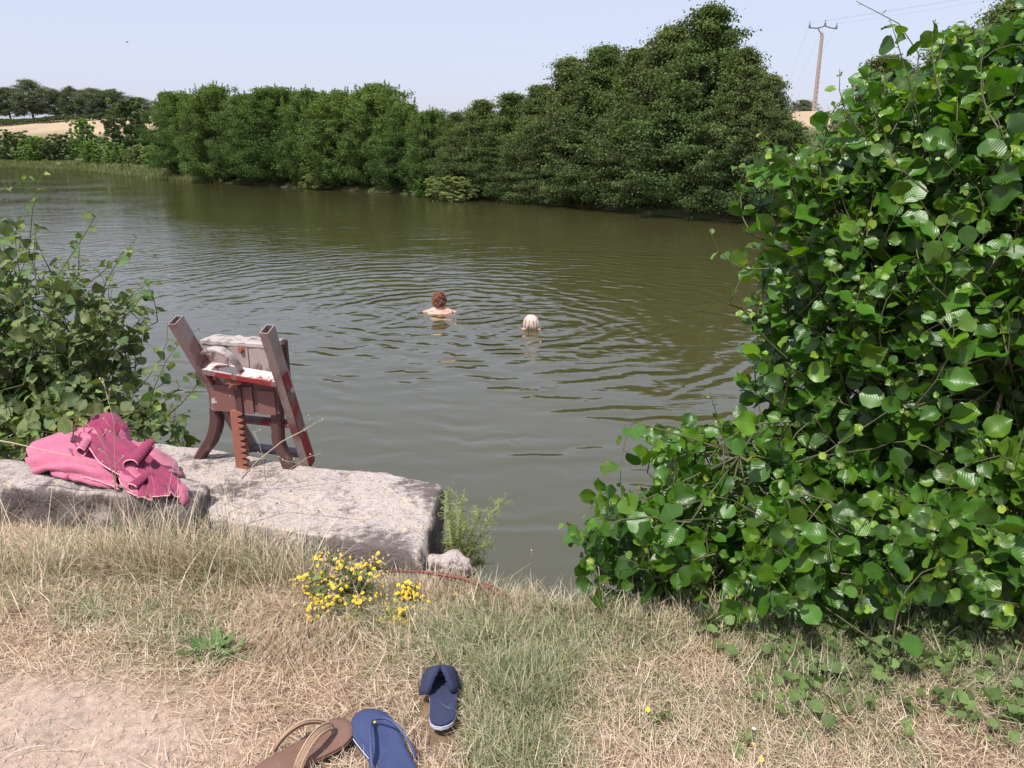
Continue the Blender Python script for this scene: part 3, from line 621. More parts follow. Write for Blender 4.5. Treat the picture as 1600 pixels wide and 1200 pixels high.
# far bank grass
n = 60000; x = rng.uniform(-75, -20, n); y = np.interp(x, SX, SY)+rng.random(n)**1.3*7-.4
colb = np.array([[.12, .17, .05], [.17, .2, .07], [.26, .22, .11], [.10, .15, .04]])[rng.integers(0, 4, n)]*rng.uniform(.7, 1.2, (n, 1))
V, F2, cc = blades(np.stack([x, y, np.maximum(gz(x, y), -.05)], -1), rng.random(n)*6.28, np.abs(rng.normal(.2, .2, n)), rng.uniform(.15, .55, n), rng.uniform(.03, .06, n), rng.normal(.5, .3, n), colb, 3)
tag(put('bank_grass', np_mesh('bank_grass', V, F2, M['blade'], cc)), 'tall reedy grass fringing the far left shore', 'grass', kind='stuff')
# ------------------------------------------------------------------ concrete
def concrete(name, dark, light=(.55, .475, .435), thr=(.50, .62), seedoff=0.):
    m, nt, b = new_mat(name); mp = N(nt, 'ShaderNodeMapping'); mp.inputs['Location'].default_value = (seedoff, seedoff, 0); nt.links.new(objco(nt), mp.inputs[0]); o = mp.outputs[0]
    n1 = nz(nt, 4, 8, .68, o, .3); n2 = nz(nt, 30, 5, .7, o); n3 = nz(nt, 90, 4, .6, o)
    c = mixc(nt, ramp(nt, n2, [(.3, 0), (.7, 1)]), light, tuple(v*.72 for v in light))
    c = mixc(nt, ramp(nt, nz(nt, 11, 3, .5, o), [(.55, 0), (.7, .6)]), c, (.58, .48, .34))
    # black lichen: broad patches broken up by fine grain; upright faces made darker
    g = nt.nodes.new('ShaderNodeNewGeometry'); sp = nt.nodes.new('ShaderNodeSeparateXYZ'); nt.links.new(g.outputs['Normal'], sp.inputs[0])
    side = mathn(nt, 'MULTIPLY', mathn(nt, 'SUBTRACT', 1.0, sp.outputs[2]), dark)
    k = mathn(nt, 'ADD', mathn(nt, 'ADD', mathn(nt, 'MULTIPLY', n1, .7), mathn(nt, 'MULTIPLY', n2, .3)), side)
    c = mixc(nt, ramp(nt, k, [(thr[0], 0), (thr[1], .9)]), c, (.11, .09, .088))
    c = mixc(nt, ramp(nt, n3, [(.56, 0), (.66, .75)]), c, (.09, .075, .075))
    nt.links.new(c, b.inputs['Base Color']); b.inputs['Roughness'].default_value = .95; b.inputs['Specular IOR Level'].default_value = .2
    bump(nt, b, mathn(nt, 'ADD', mathn(nt, 'MULTIPLY', n1, 1.5), mathn(nt, 'ADD', n2, mathn(nt, 'MULTIPLY', n3, .5))), .9, .018); return m
def slab(name, poly, z0, z1, mat, rr, amp, seed, nu=110, nv=40, nw=22):
    bm = bmesh.new(); bmesh.ops.create_cube(bm, size=2)
    def cut(ax, n):
        for i in range(1, n):
            co = [0, 0, 0]; co[ax] = -1+2*i/n; no = [0, 0, 0]; no[ax] = 1
            bmesh.ops.bisect_plane(bm, geom=bm.verts[:]+bm.edges[:]+bm.faces[:], plane_co=co, plane_no=no)
    cut(0, nu); cut(1, nv); cut(2, nw)
    A, B, Cc, D = [np.array(p) for p in poly]; off = Vector((seed*3.1, seed*1.7, 0))
    for v in bm.verts:
        q = v.co.copy()
        s, t = (q.x+1)/2, (q.y+1)/2
        bot = D*(1-s)+Cc*s; top = A*(1-s)+B*s; xy = bot*(1-t)+top*t; z = z0+(z1-z0)*(q.z+1)/2
        p = Vector((xy[0], xy[1], z))
        # rounding of edges, in metres
        ex = (1-abs(q.x))*np.linalg.norm(B-A)/2; ey = (1-abs(q.y))*np.linalg.norm(A-D)/2; ez = (1-q.z)*(z1-z0)/2
        r = rr*(.6+.9*mnoise.noise(p*3+off)+.3)
        def pull(a, r=r): return max(0, 1-a/r) if a < r else 0
        cx, cy, cz = pull(ex), pull(ey), pull(ez)
        k = max(0, math.sqrt(cx*cx+cy*cy+cz*cz)-1)*.75*r
        ctr = Vector(((A+B+Cc+D)[0]/4, (A+B+Cc+D)[1]/4, z1-.3))
        dirv = Vector((0, 0, 0))
        if cx: dirv += Vector((B[0]-A[0], B[1]-A[1], 0)).normalized()*(cx if q.x > 0 else -cx)
        if cy: dirv += Vector((A[0]-D[0], A[1]-D[1], 0)).normalized()*(cy if q.y > 0 else -cy)
        if cz: dirv += Vector((0, 0, cz))
        if dirv.length > 0: p -= dirv.normalized()*k
        nn = mnoise.fractal(p*5+off, 1., 2., 5)*amp+mnoise.fractal(p*22+off, 1., 2., 3)*amp*.3
        d2 = (Vector((0, 0, 1)) if ez < 1e-6 else Vector((0, 0, 0)))
        if ey < 1e-6: d2 += Vector((A[0]-D[0], A[1]-D[1], 0)).normalized()*(1 if q.y > 0 else -1)*1.8
        if ex < 1e-6: d2 += Vector((B[0]-A[0], B[1]-A[1], 0)).normalized()*(1 if q.x > 0 else -1)*1.8
        if d2.length: p += d2*nn
        v.co = p
    me = bpy.data.meshes.new(name); bm.to_mesh(me); bm.free(); me.materials.append(mat)
    for f in me.polygons: f.use_smooth = True
    c = Vector((float((A+B+Cc+D)[0]/4), float((A+B+Cc+D)[1]/4), z0)); me.transform(__import__('mathutils').Matrix.Translation(-c))
    o = put(name, me); o.location = c; return o
tag(slab('concrete_slab', SLAB, -.6, .845, concrete('concrete', .12, thr=(.505, .60)), .06, .008, 1), 'weathered pale concrete slab with black lichen carrying the rusty sluice winch', 'concrete slab')
tag(slab('stone_block', BLOCK, .45, .945, concrete('stone', .14, light=(.49, .42, .39), thr=(.47, .57), seedoff=4.), .09, .022, 7, nu=80, nv=24, nw=20), 'rough lichen stained stone block under the pink towel', 'stone block')
def rock(px, py, z, s, seed, label):
    bm = bmesh.new(); bmesh.ops.create_icosphere(bm, subdivisions=4, radius=1)
    for v in bm.verts:
        n_ = mnoise.fractal(v.co*1.4+Vector((seed, 0, 0)), 1., 2., 4); v.co = v.co*(1+.35*n_); v.co = Vector((v.co.x*s[0], v.co.y*s[1], v.co.z*s[2]))
    me = bpy.data.meshes.new('rock'); bm.to_mesh(me); bm.free(); me.materials.append(bpy.data.materials['concrete'])
    for f in me.polygons: f.use_smooth = True
    o = put('rock', me); o.location = tuple(onz(px, py, z)); tag(o, label, 'rock')
rock(698, 885, .74, (.10, .07, .05), 3., 'pale broken stone beside the right end of the concrete slab')
rock(668, 932, .76, (.06, .05, .03), 9., 'small pale stone in the grass under the yellow flowers')
rock(1245, 955, .62, (.11, .08, .09), 5., 'dark stone at the bank edge under the alder bush')
# ------------------------------------------------------------------ sluice winch
def paint_mat(name, paint, under, thr=(.5, .56), scale=9, grad=None, rough=.6, streak=1.):
    m, nt, b = new_mat(name); mp = N(nt, 'ShaderNodeMapping'); mp.inputs['Scale'].default_value = (1, 1, streak); nt.links.new(objco(nt), mp.inputs[0]); o = mp.outputs[0]
    n1 = nz(nt, scale, 6, .6, o, .4); n2 = nz(nt, scale*8, 4, .6, o)
    f = n1
    if grad:
        sp = nt.nodes.new('ShaderNodeSeparateXYZ'); nt.links.new(objco(nt), sp.inputs[0])
        f = mathn(nt, 'ADD', n1, mathn(nt, 'MULTIPLY', ramp(nt, mathn(nt, 'MULTIPLY', mathn(nt, 'SUBTRACT', sp.outputs[2], grad[0]), 1/(grad[1]-grad[0])), [(0, 0), (1, 1)]), grad[2]))
    k = ramp(nt, f, [(thr[0], 0), (thr[1], 1)])
    pc = mixc(nt, n2, tuple(v*.7 for v in paint), tuple(v*1.25 for v in paint)); uc = mixc(nt, n2, tuple(v*.6 for v in under), tuple(min(1, v*1.2) for v in under))
    nt.links.new(mixc(nt, k, pc, uc), b.inputs['Base Color']); b.inputs['Roughness'].default_value = rough; b.inputs['Specular IOR Level'].default_value = .3
    bump(nt, b, mathn(nt, 'ADD', mathn(nt, 'MULTIPLY', k, -.6), n2), .5, .004); return m
M['panel'] = paint_mat('panel_paint', (.14, .070, .062), (.36, .30, .28), (.55, .63), 13, grad=(.40, .60, .22), streak=.35)
M['legpaint'] = paint_mat('leg_paint', (.095, .048, .043), (.30, .22, .20), (.56, .68), 14)
M['rail'] = paint_mat('rail_paint', (.30, .23, .215), (.20, .075, .065), (.48, .62), 8, streak=.3)
M['railred'] = paint_mat('red_paint', (.22, .022, .024), (.20, .13, .12), (.50, .58), 14, streak=.4)
M['rung'] = paint_mat('rung_paint', (.60, .53, .50), (.32, .03, .03), (.52, .60), 16, rough=.55)
YAW = R(-14)
O = Vector(tuple(onz(380, 728, .85))); O.z = .85
def loc(px, py, v):
    # point on the vertical plane v metres behind the winch's front, at this image position, in the winch's own frame
    n_ = Vector((-math.sin(YAW), math.cos(YAW), 0)); d = Vector(tuple(ray(px, py))); c0 = Vector((0, 0, CH))
    t = ((O+n_*v)-c0).dot(n_)/d.dot(n_); p = c0+d*t-O
    return Vector((p.x*math.cos(YAW)+p.y*math.sin(YAW), -p.x*math.sin(YAW)+p.y*math.cos(YAW), p.z))
winch = empty('sluice_winch', tuple(O), YAW)
tag(winch, 'old brown sluice gate winch with curved legs and toothed rack on the concrete slab', 'sluice winch')
p0 = loc(328, 640, 0); p1 = loc(428, 545, 0); bx0, bx1, bz0, bz1 = p0.x, p1.x, p0.z, p1.z
hb = MB(); ws = [.0, .34, .64, 1.0]
for i in range(3):
    a = bx0+(bx1-bx0)*ws[i]+.0015; b_ = bx0+(bx1-bx0)*ws[i+1]-.0015
    hb.box(((a+b_)/2, .012, (bz0+bz1)/2+.002*i), (b_-a, .024+.003*(i == 1), bz1-bz0-.004*(i == 2)), bev=.003)
hb.build('front_panel', M['panel'], winch)
sd_ = MB()
sd_.box((bx1-.012, .059, (bz0+bz1)/2), (.022, .064, bz1-bz0-.01), bev=.003); sd_.box((bx0+.012, .059, (bz0+bz1)/2), (.022, .064, bz1-bz0-.01), bev=.003)
sd_.box(((bx0+bx1)/2, .103, (bz0+bz1)/2+.01), (bx1-bx0+.012, .022, bz1-bz0+.015), bev=.003)
sd_.build('back_panel', M['legpaint'], winch)
tp = MB(); nseg = 14; pts = [Vector((bx0-.004+(bx1-bx0+.002)*i/nseg, 0.053, bz1+.010+.008*mnoise.noise(Vector((i*.7, 0, 3))))) for i in range(nseg+1)]
tp.bar(pts, (0, 1, 0), [.115+.02*mnoise.noise(Vector((i*.9, 5, 3))) for i in range(nseg+1)], [.022+.012*mnoise.noise(Vector((i*1.3, 9, 3))) for i in range(nseg+1)], bev=1)
M['oldwood'] = paint_mat('weathered_top', (.43, .38, .36), (.22, .15, .14), (.48, .66), 22)
tp.build('top_cap', M['oldwood'], winch)
# lower guard plate
gp = MB(); q0 = loc(410, 595, -.01); q1 = loc(438, 640, -.01)
gp.box(((bx0+bx1)/2-.055, -.006, bz0+.065), ((bx1-bx0)*.60, .007, .13), bev=.002)
gp.build('guard_plate', paint_mat('plate_paint', (.19, .09, .078), (.45, .42, .42), (.60, .62), 13), winch)
gp = MB(); gp.box((bx1-.06, -.005, bz0+.06), (.09, .006, .115), bev=.002); gp.build('side_plate', bpy.data.materials['plate_paint'], winch)
def leg(pts, wds, th=.055):
    mb = MB(); P = [loc(a, b, .045) for a, b in pts]
    # smooth
    Q = []
    for i in range(len(P)-1):
        a0, a1, a2, a3 = P[max(i-1, 0)], P[i], P[i+1], P[min(i+2, len(P)-1)]
        for k in range(5):
            t = k/5; Q.append(.5*((2*a1)+(a2-a0)*t+(2*a0-5*a1+4*a2-a3)*t*t+(-a0+3*a1-3*a2+a3)*t**3))
    Q.append(P[-1]); W = list(np.interp(np.linspace(0, 1, len(Q)), np.linspace(0, 1, len(wds)), wds))
    mb.bar(Q, (0, 1, 0), th, W, bev=1); return mb.build('leg', M['legpaint'], winch)
leg([(337, 636), (339, 660), (332, 685), (318, 706), (306, 727)], [.045, .058, .052, .045, .036])
leg([(434, 636), (434, 660), (436, 690), (446, 715), (456, 739)], [.045, .052, .05, .047, .05])
# rack with teeth
r0 = loc(370, 641, -.015); r1 = loc(370, 752, -.015); ztop, zbot = r0.z, r1.z-.12; xc = r0.x
rk = MB(); hw = .028; prof = [(-hw, zbot), (hw*.55, zbot)]; zz = zbot; pitch = .030
while zz < ztop-pitch: prof += [(hw*.35, zz+.002), (hw*.35, zz+.010), (hw*1.15, zz+.016), (hw*1.15, zz+.022)]; zz += pitch
prof += [(hw*.35, ztop), (-hw, ztop)]; nP = len(prof)
RY0, RY1 = -.03, .0
vs = [(xc+a, RY0, c) for a, c in prof]+[(xc+a, RY1, c) for a, c in prof]
rk.add([(xc-hw, RY0, zbot), (xc-hw, RY0, ztop), (xc-hw, RY1, zbot), (xc-hw, RY1, ztop)], [(0, 1, 3, 2)])
rk.add(vs, [(i, (i+1) % nP, (i+1) % nP+nP, i+nP) for i in range(nP-1)])
# faces of the toothed profile as quads from the straight back edge
for yy in (RY0, RY1):
    for i in range(1, nP-2):
        a, b_ = prof[i], prof[i+1]
        if b_[1] > a[1]: rk.add([(xc-hw, yy, a[1]), (xc+a[0], yy, a[1]), (xc+b_[0], yy, b_[1]), (xc-hw, yy, b_[1])], [(0, 1, 2, 3)])
rk.build('toothed_rack', M['rust'], winch)
# gear knob in front
kn = MB(); kc = loc(366, 598, -.03)
kn.tube([kc+Vector((0, .05, 0)), kc+Vector((0, -.02, 0))], .016, 10)
for i in range(6):
    a = i*math.pi/3; kn.tube([kc+Vector((0, -.012, 0)), kc+Vector((math.cos(a)*.036, -.014+.006*(i % 2), math.sin(a)*.03))], [.010, .007], 6)
kn.tube([kc+Vector((-.028, -.01, .012)), kc+Vector((.045, -.01, .004))], .010, 8)
kn.build('rusty_pinion', M['rust'], winch, True)
st_ = MB(); st_.box((kc.x+.004, -.012, (kc.z+bz0)/2-.02), (.034, .018, kc.z-bz0+.01), bev=.003); st_.build('pinion_bracket', M['legpaint'], winch)
bt = MB(); b0 = loc(378, 545, 0); bt.tube([(b0.x, -.002, b0.z), (b0.x, -.018, b0.z)], .011, 6); bt.box((b0.x, .0, b0.z), (.036, .006, .04), bev=.001); bt.build('bolt', M['rust'], winch)
# bent guard strip
P = [loc(a, b, v) for a, b, v in ((320, 551, -.07), (330, 545, -.085), (342, 546, -.095), (355, 553, -.095), (365, 562, -.08), (372, 571, -.06), (377, 580, -.04))]
gs = MB(); gs.bar(P, (0.25, 1, 0), [.05, .052, .05, .046, .04, .036, .03], [.014, .02, .016, .012, .010, .010, .008], bev=1); gs.build('bent_strip', M['oldwood'], winch, True)
# ladder: a thing of its own
lad = empty('pond_ladder', tuple(O), YAW)
tag(lad, 'worn red and grey metal ladder leaning through the old sluice winch', 'ladder')
def rail(tpx, bpx, vt, vb):
    a = loc(*tpx, vt); b_ = loc(*bpx, vb); t = (b_-a).normalized(); side = Vector((1, 0, 0)); side = (side-t*side.dot(t)).normalized(); nf = t.cross(side)
    mb = MB(); W, Dp, th = .040, .066, .0045
    # hollow box section
    outer = [(-W/2, -Dp/2), (W/2, -Dp/2), (W/2, Dp/2), (-W/2, Dp/2)]; inner = [(-W/2+th, -Dp/2+th), (W/2-th, -Dp/2+th), (W/2-th, Dp/2-th), (-W/2+th, Dp/2-th)]
    vs = [p+side*u+nf*v for p in (a, b_) for u, v in outer]+[p+side*u+nf*v for p in (a, b_) for u, v in inner]
    fs = [(k, (k+1) % 4, 4+(k+1) % 4, 4+k) for k in range(4)]+[(8+k, 8+(k+1) % 4, 12+(k+1) % 4, 12+k) for k in range(4)]+[(k, (k+1) % 4, 8+(k+1) % 4, 8+k) for k in range(4)]
    mb.add(vs, fs); o = mb.build('rail', M['rail'], lad)
    r2 = MB(); s0 = a+(b_-a)*.30; ofs = side*(W/2+.005)
    r2.bar([s0+ofs+nf*Dp*.1, b_+ofs+nf*Dp*.1], nf, Dp*.62, .006)
    r2.build('red_flange', M['railred'], o)
    for f in (.42, .72):
        q = a+(b_-a)*f+side*(W/2+.009); bb = MB(); bb.tube([q, q+side*.008], .011, 10); bb.build('rivet', M['metal'], o)
    return a, b_
la, lb = rail((274, 500), (392, 700), -.13, .20); ra, rb = rail((417, 514), (482, 722), -.15, .14)
M['railgrey'] = simple('dark_rung', (.10, .10, .12), .5, .3, 20)
def rung(f, g, mat, hgt=.03, dp=.05, lip=False):
    a = la+(lb-la)*f; b_ = ra+(rb-ra)*g; mb = MB(); t = (b_-a).normalized(); mb.bar([a+t*.018, b_-t*.018], (0, 1, .35), dp, hgt, bev=1); o = mb.build('rung', mat, lad)
    if lip: l_ = MB(); q = Vector((0, -.026, -.018)); l_.bar([a+t*.018+q, b_-t*.018+q], (0, 0, 1), .028, .006); l_.build('red_lip', M['railred'], o)
rung(.325, .345, M['rung'], .012, .062, lip=True); rung(.74, .69, M['railred'], .022, .045); rung(.99, .93, M['railgrey'], .030, .045)
# ------------------------------------------------------------------ towel
def towel():
    root = empty('towel', tuple(onz(170, 730, .95)))
    tag(root, 'crumpled pink and magenta towel thrown over the stone block', 'towel')
    m, nt, b = new_mat('towel_cloth'); o = objco(nt); a_ = N(nt, 'ShaderNodeAttribute', attribute_name='Col')
    f1 = nz(nt, 260, 3, .6, o); f2 = nz(nt, 28, 3, .6, o)
    nt.links.new(mixc(nt, 1.0, a_.outputs['Color'], ramp(nt, mathn(nt, 'ADD', mathn(nt, 'MULTIPLY', f1, .5), mathn(nt, 'MULTIPLY', f2, .5)), [(.3, .75), (.7, 1.2)]), 'MULTIPLY'), b.inputs['Base Color'])
    b.inputs['Roughness'].default_value = .95; b.inputs['Sheen Weight'].default_value = .12; b.inputs['Specular IOR Level'].default_value = .1
    bump(nt, b, mathn(nt, 'ADD', f1, f2), .7, .004)
    mh, nh, bh = new_mat('towel_hem'); bh.inputs['Base Color'].default_value = (.72, .32, .40, 1); bh.inputs['Roughness'].default_value = .9
    Vs = []; Fs = []; Cs = []; hems = []
    off = np.array(root.location)
    def patch(rows, colr, seed, wr=.010, hem=(), res=34, freq=(9, 3), rv=(0, 0, 0), ru=(0, 0, 0)):
        G = np.array([[at(*p) for p in r] for r in rows]); nr, nc = G.shape[:2]
        def cr(P, t):
            n = len(P); i = min(int(t*(n-1)), n-2); f = t*(n-1)-i; a0, a1, a2, a3 = P[max(i-1, 0)], P[i], P[i+1], P[min(i+2, n-1)]
            return .5*((2*a1)+(a2-a0)*f+(2*a0-5*a1+4*a2-a3)*f*f+(-a0+3*a1-3*a2+a3)*f**3)
        S = np.zeros((res, res, 3))
        for j in range(res):
            row = np.array([cr(G[:, k], j/(res-1)) for k in range(nc)])
            for i in range(res): S[j, i] = cr(row, i/(res-1))
        du = np.gradient(S, axis=1); dv = np.gradient(S, axis=0); Nn = norm(np.cross(du, dv)); 
        Nn[Nn[..., 1] > 0] *= -1
        uu, vv = np.meshgrid(np.linspace(0, 1, res), np.linspace(0, 1, res))
        wv = (fbm(uu*freq[1]+seed, vv*freq[0]+seed, 3, seed)-.5)*2*wr+(fbm(uu*11+seed, vv*11, 2, seed+3)-.5)*wr*.7
        wp = fbm(uu*2.5+seed, vv*2.5, 2, seed+9)
        for (n_, a_m, sk), q_, p_ in ((rv, vv, uu), (ru, uu, vv)):
            if n_: ww = np.sin((q_*n_+sk*p_+wp*.9)*2*math.pi); wv = wv+a_m*(np.sign(ww)*np.abs(ww)**.7)*np.minimum(1, 6*np.minimum(q_, 1-q_)+.15)
        S = S+Nn*wv[..., None]-off
        o = sum(len(v) for v in Vs); I = np.arange(res*res).reshape(res, res)+o
        Vs.append(S.reshape(-1, 3)); Fs.append(np.stack([I[:-1, :-1], I[:-1, 1:], I[1:, 1:], I[1:, :-1]], -1).reshape(-1, 4)); Cs.append(np.tile(colr, (res*res, 1)))
        for h in hem:
            hems.append({'b': S[-1], 't': S[0], 'l': S[:, 0], 'r': S[:, -1]}[h])
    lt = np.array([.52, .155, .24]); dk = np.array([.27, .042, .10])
    # left bunch: deep sideways folds
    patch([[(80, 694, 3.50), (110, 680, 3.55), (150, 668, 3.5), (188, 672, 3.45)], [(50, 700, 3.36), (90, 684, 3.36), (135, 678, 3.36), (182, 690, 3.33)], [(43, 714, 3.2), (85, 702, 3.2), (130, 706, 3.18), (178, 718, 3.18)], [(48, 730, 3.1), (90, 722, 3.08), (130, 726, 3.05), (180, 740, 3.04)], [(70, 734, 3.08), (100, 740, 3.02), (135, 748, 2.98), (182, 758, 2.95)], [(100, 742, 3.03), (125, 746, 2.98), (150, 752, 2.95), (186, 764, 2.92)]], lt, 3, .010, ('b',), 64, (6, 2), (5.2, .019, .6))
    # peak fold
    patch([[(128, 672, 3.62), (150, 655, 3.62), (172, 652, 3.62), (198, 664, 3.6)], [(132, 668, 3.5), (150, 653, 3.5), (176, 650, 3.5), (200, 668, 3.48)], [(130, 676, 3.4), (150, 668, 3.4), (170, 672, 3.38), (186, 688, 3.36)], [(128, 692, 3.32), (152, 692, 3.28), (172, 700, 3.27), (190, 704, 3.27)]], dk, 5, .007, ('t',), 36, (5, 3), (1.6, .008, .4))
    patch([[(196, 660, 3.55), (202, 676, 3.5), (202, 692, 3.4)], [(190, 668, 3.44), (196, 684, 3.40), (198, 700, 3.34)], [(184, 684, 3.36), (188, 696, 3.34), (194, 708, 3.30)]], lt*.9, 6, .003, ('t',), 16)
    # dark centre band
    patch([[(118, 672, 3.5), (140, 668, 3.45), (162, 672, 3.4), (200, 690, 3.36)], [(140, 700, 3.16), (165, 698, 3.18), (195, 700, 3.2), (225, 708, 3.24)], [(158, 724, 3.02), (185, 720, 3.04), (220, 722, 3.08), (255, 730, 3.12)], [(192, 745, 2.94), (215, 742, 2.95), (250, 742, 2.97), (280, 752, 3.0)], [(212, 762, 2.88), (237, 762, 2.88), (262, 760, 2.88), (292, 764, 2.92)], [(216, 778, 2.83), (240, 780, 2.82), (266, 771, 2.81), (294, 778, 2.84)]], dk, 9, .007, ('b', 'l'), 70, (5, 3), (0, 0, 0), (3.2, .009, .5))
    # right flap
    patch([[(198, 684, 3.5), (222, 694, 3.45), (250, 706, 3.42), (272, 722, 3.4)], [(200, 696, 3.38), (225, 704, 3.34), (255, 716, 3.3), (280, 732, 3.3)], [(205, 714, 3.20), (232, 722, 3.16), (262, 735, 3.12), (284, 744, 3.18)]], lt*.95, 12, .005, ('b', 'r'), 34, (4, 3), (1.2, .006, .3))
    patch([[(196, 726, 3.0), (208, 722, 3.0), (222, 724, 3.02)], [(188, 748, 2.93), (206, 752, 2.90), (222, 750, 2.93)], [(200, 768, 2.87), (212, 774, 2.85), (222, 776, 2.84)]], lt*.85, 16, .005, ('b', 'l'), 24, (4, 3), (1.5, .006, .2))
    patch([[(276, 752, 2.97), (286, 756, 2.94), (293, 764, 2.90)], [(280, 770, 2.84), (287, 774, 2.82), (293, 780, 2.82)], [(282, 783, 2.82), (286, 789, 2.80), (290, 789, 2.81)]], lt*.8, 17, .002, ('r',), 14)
    def roll(px, py, Y_, r0, ln, ax, seed, colr):
        c = at(px, py, Y_); ax = norm(np.array(ax, float)); a1 = norm(np.cross(ax, [0, 0, 1.])); b1 = np.cross(a1, ax); nn, mm = 26, 8
        th = np.linspace(.2, 5.9, nn); S = np.zeros((mm, nn, 3))
        for j in range(mm):
            rr = r0*(1-.35*j/mm)*(1+.18*np.sin(th*2+seed)+.0*th)*(1-.10*np.maximum(0, th-4.5))
            S[j] = c+ax*ln*j/(mm-1)+a1*(np.cos(th)*rr*.8)[:, None]+b1*(np.sin(th)*rr)[:, None]
        S -= off; o = sum(len(v) for v in Vs); I = np.arange(mm*nn).reshape(mm, nn)+o
        Vs.append(S.reshape(-1, 3)); Fs.append(np.stack([I[:-1, :-1], I[:-1, 1:], I[1:, 1:], I[1:, :-1]], -1).reshape(-1, 4)); Cs.append(np.tile(colr, (mm*nn, 1))); hems.append(S[0])
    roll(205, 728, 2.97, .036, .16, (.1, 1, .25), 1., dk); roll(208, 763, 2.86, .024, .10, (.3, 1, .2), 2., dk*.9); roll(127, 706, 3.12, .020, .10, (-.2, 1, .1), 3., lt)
    V, F2, cc = np.concatenate(Vs), np.concatenate(Fs), np.concatenate(Cs)
    ob = put('cloth', np_mesh('cloth', V, F2, m, cc, smooth=True), root)
    sm_ = ob.modifiers.new('s', 'SOLIDIFY'); sm_.thickness = .004; sm_.offset = -1
    for h in hems: hm = MB(); hm.tube([tuple(q) for q in h], .0032, 6); hm.build('hem', mh, root, True)
towel()
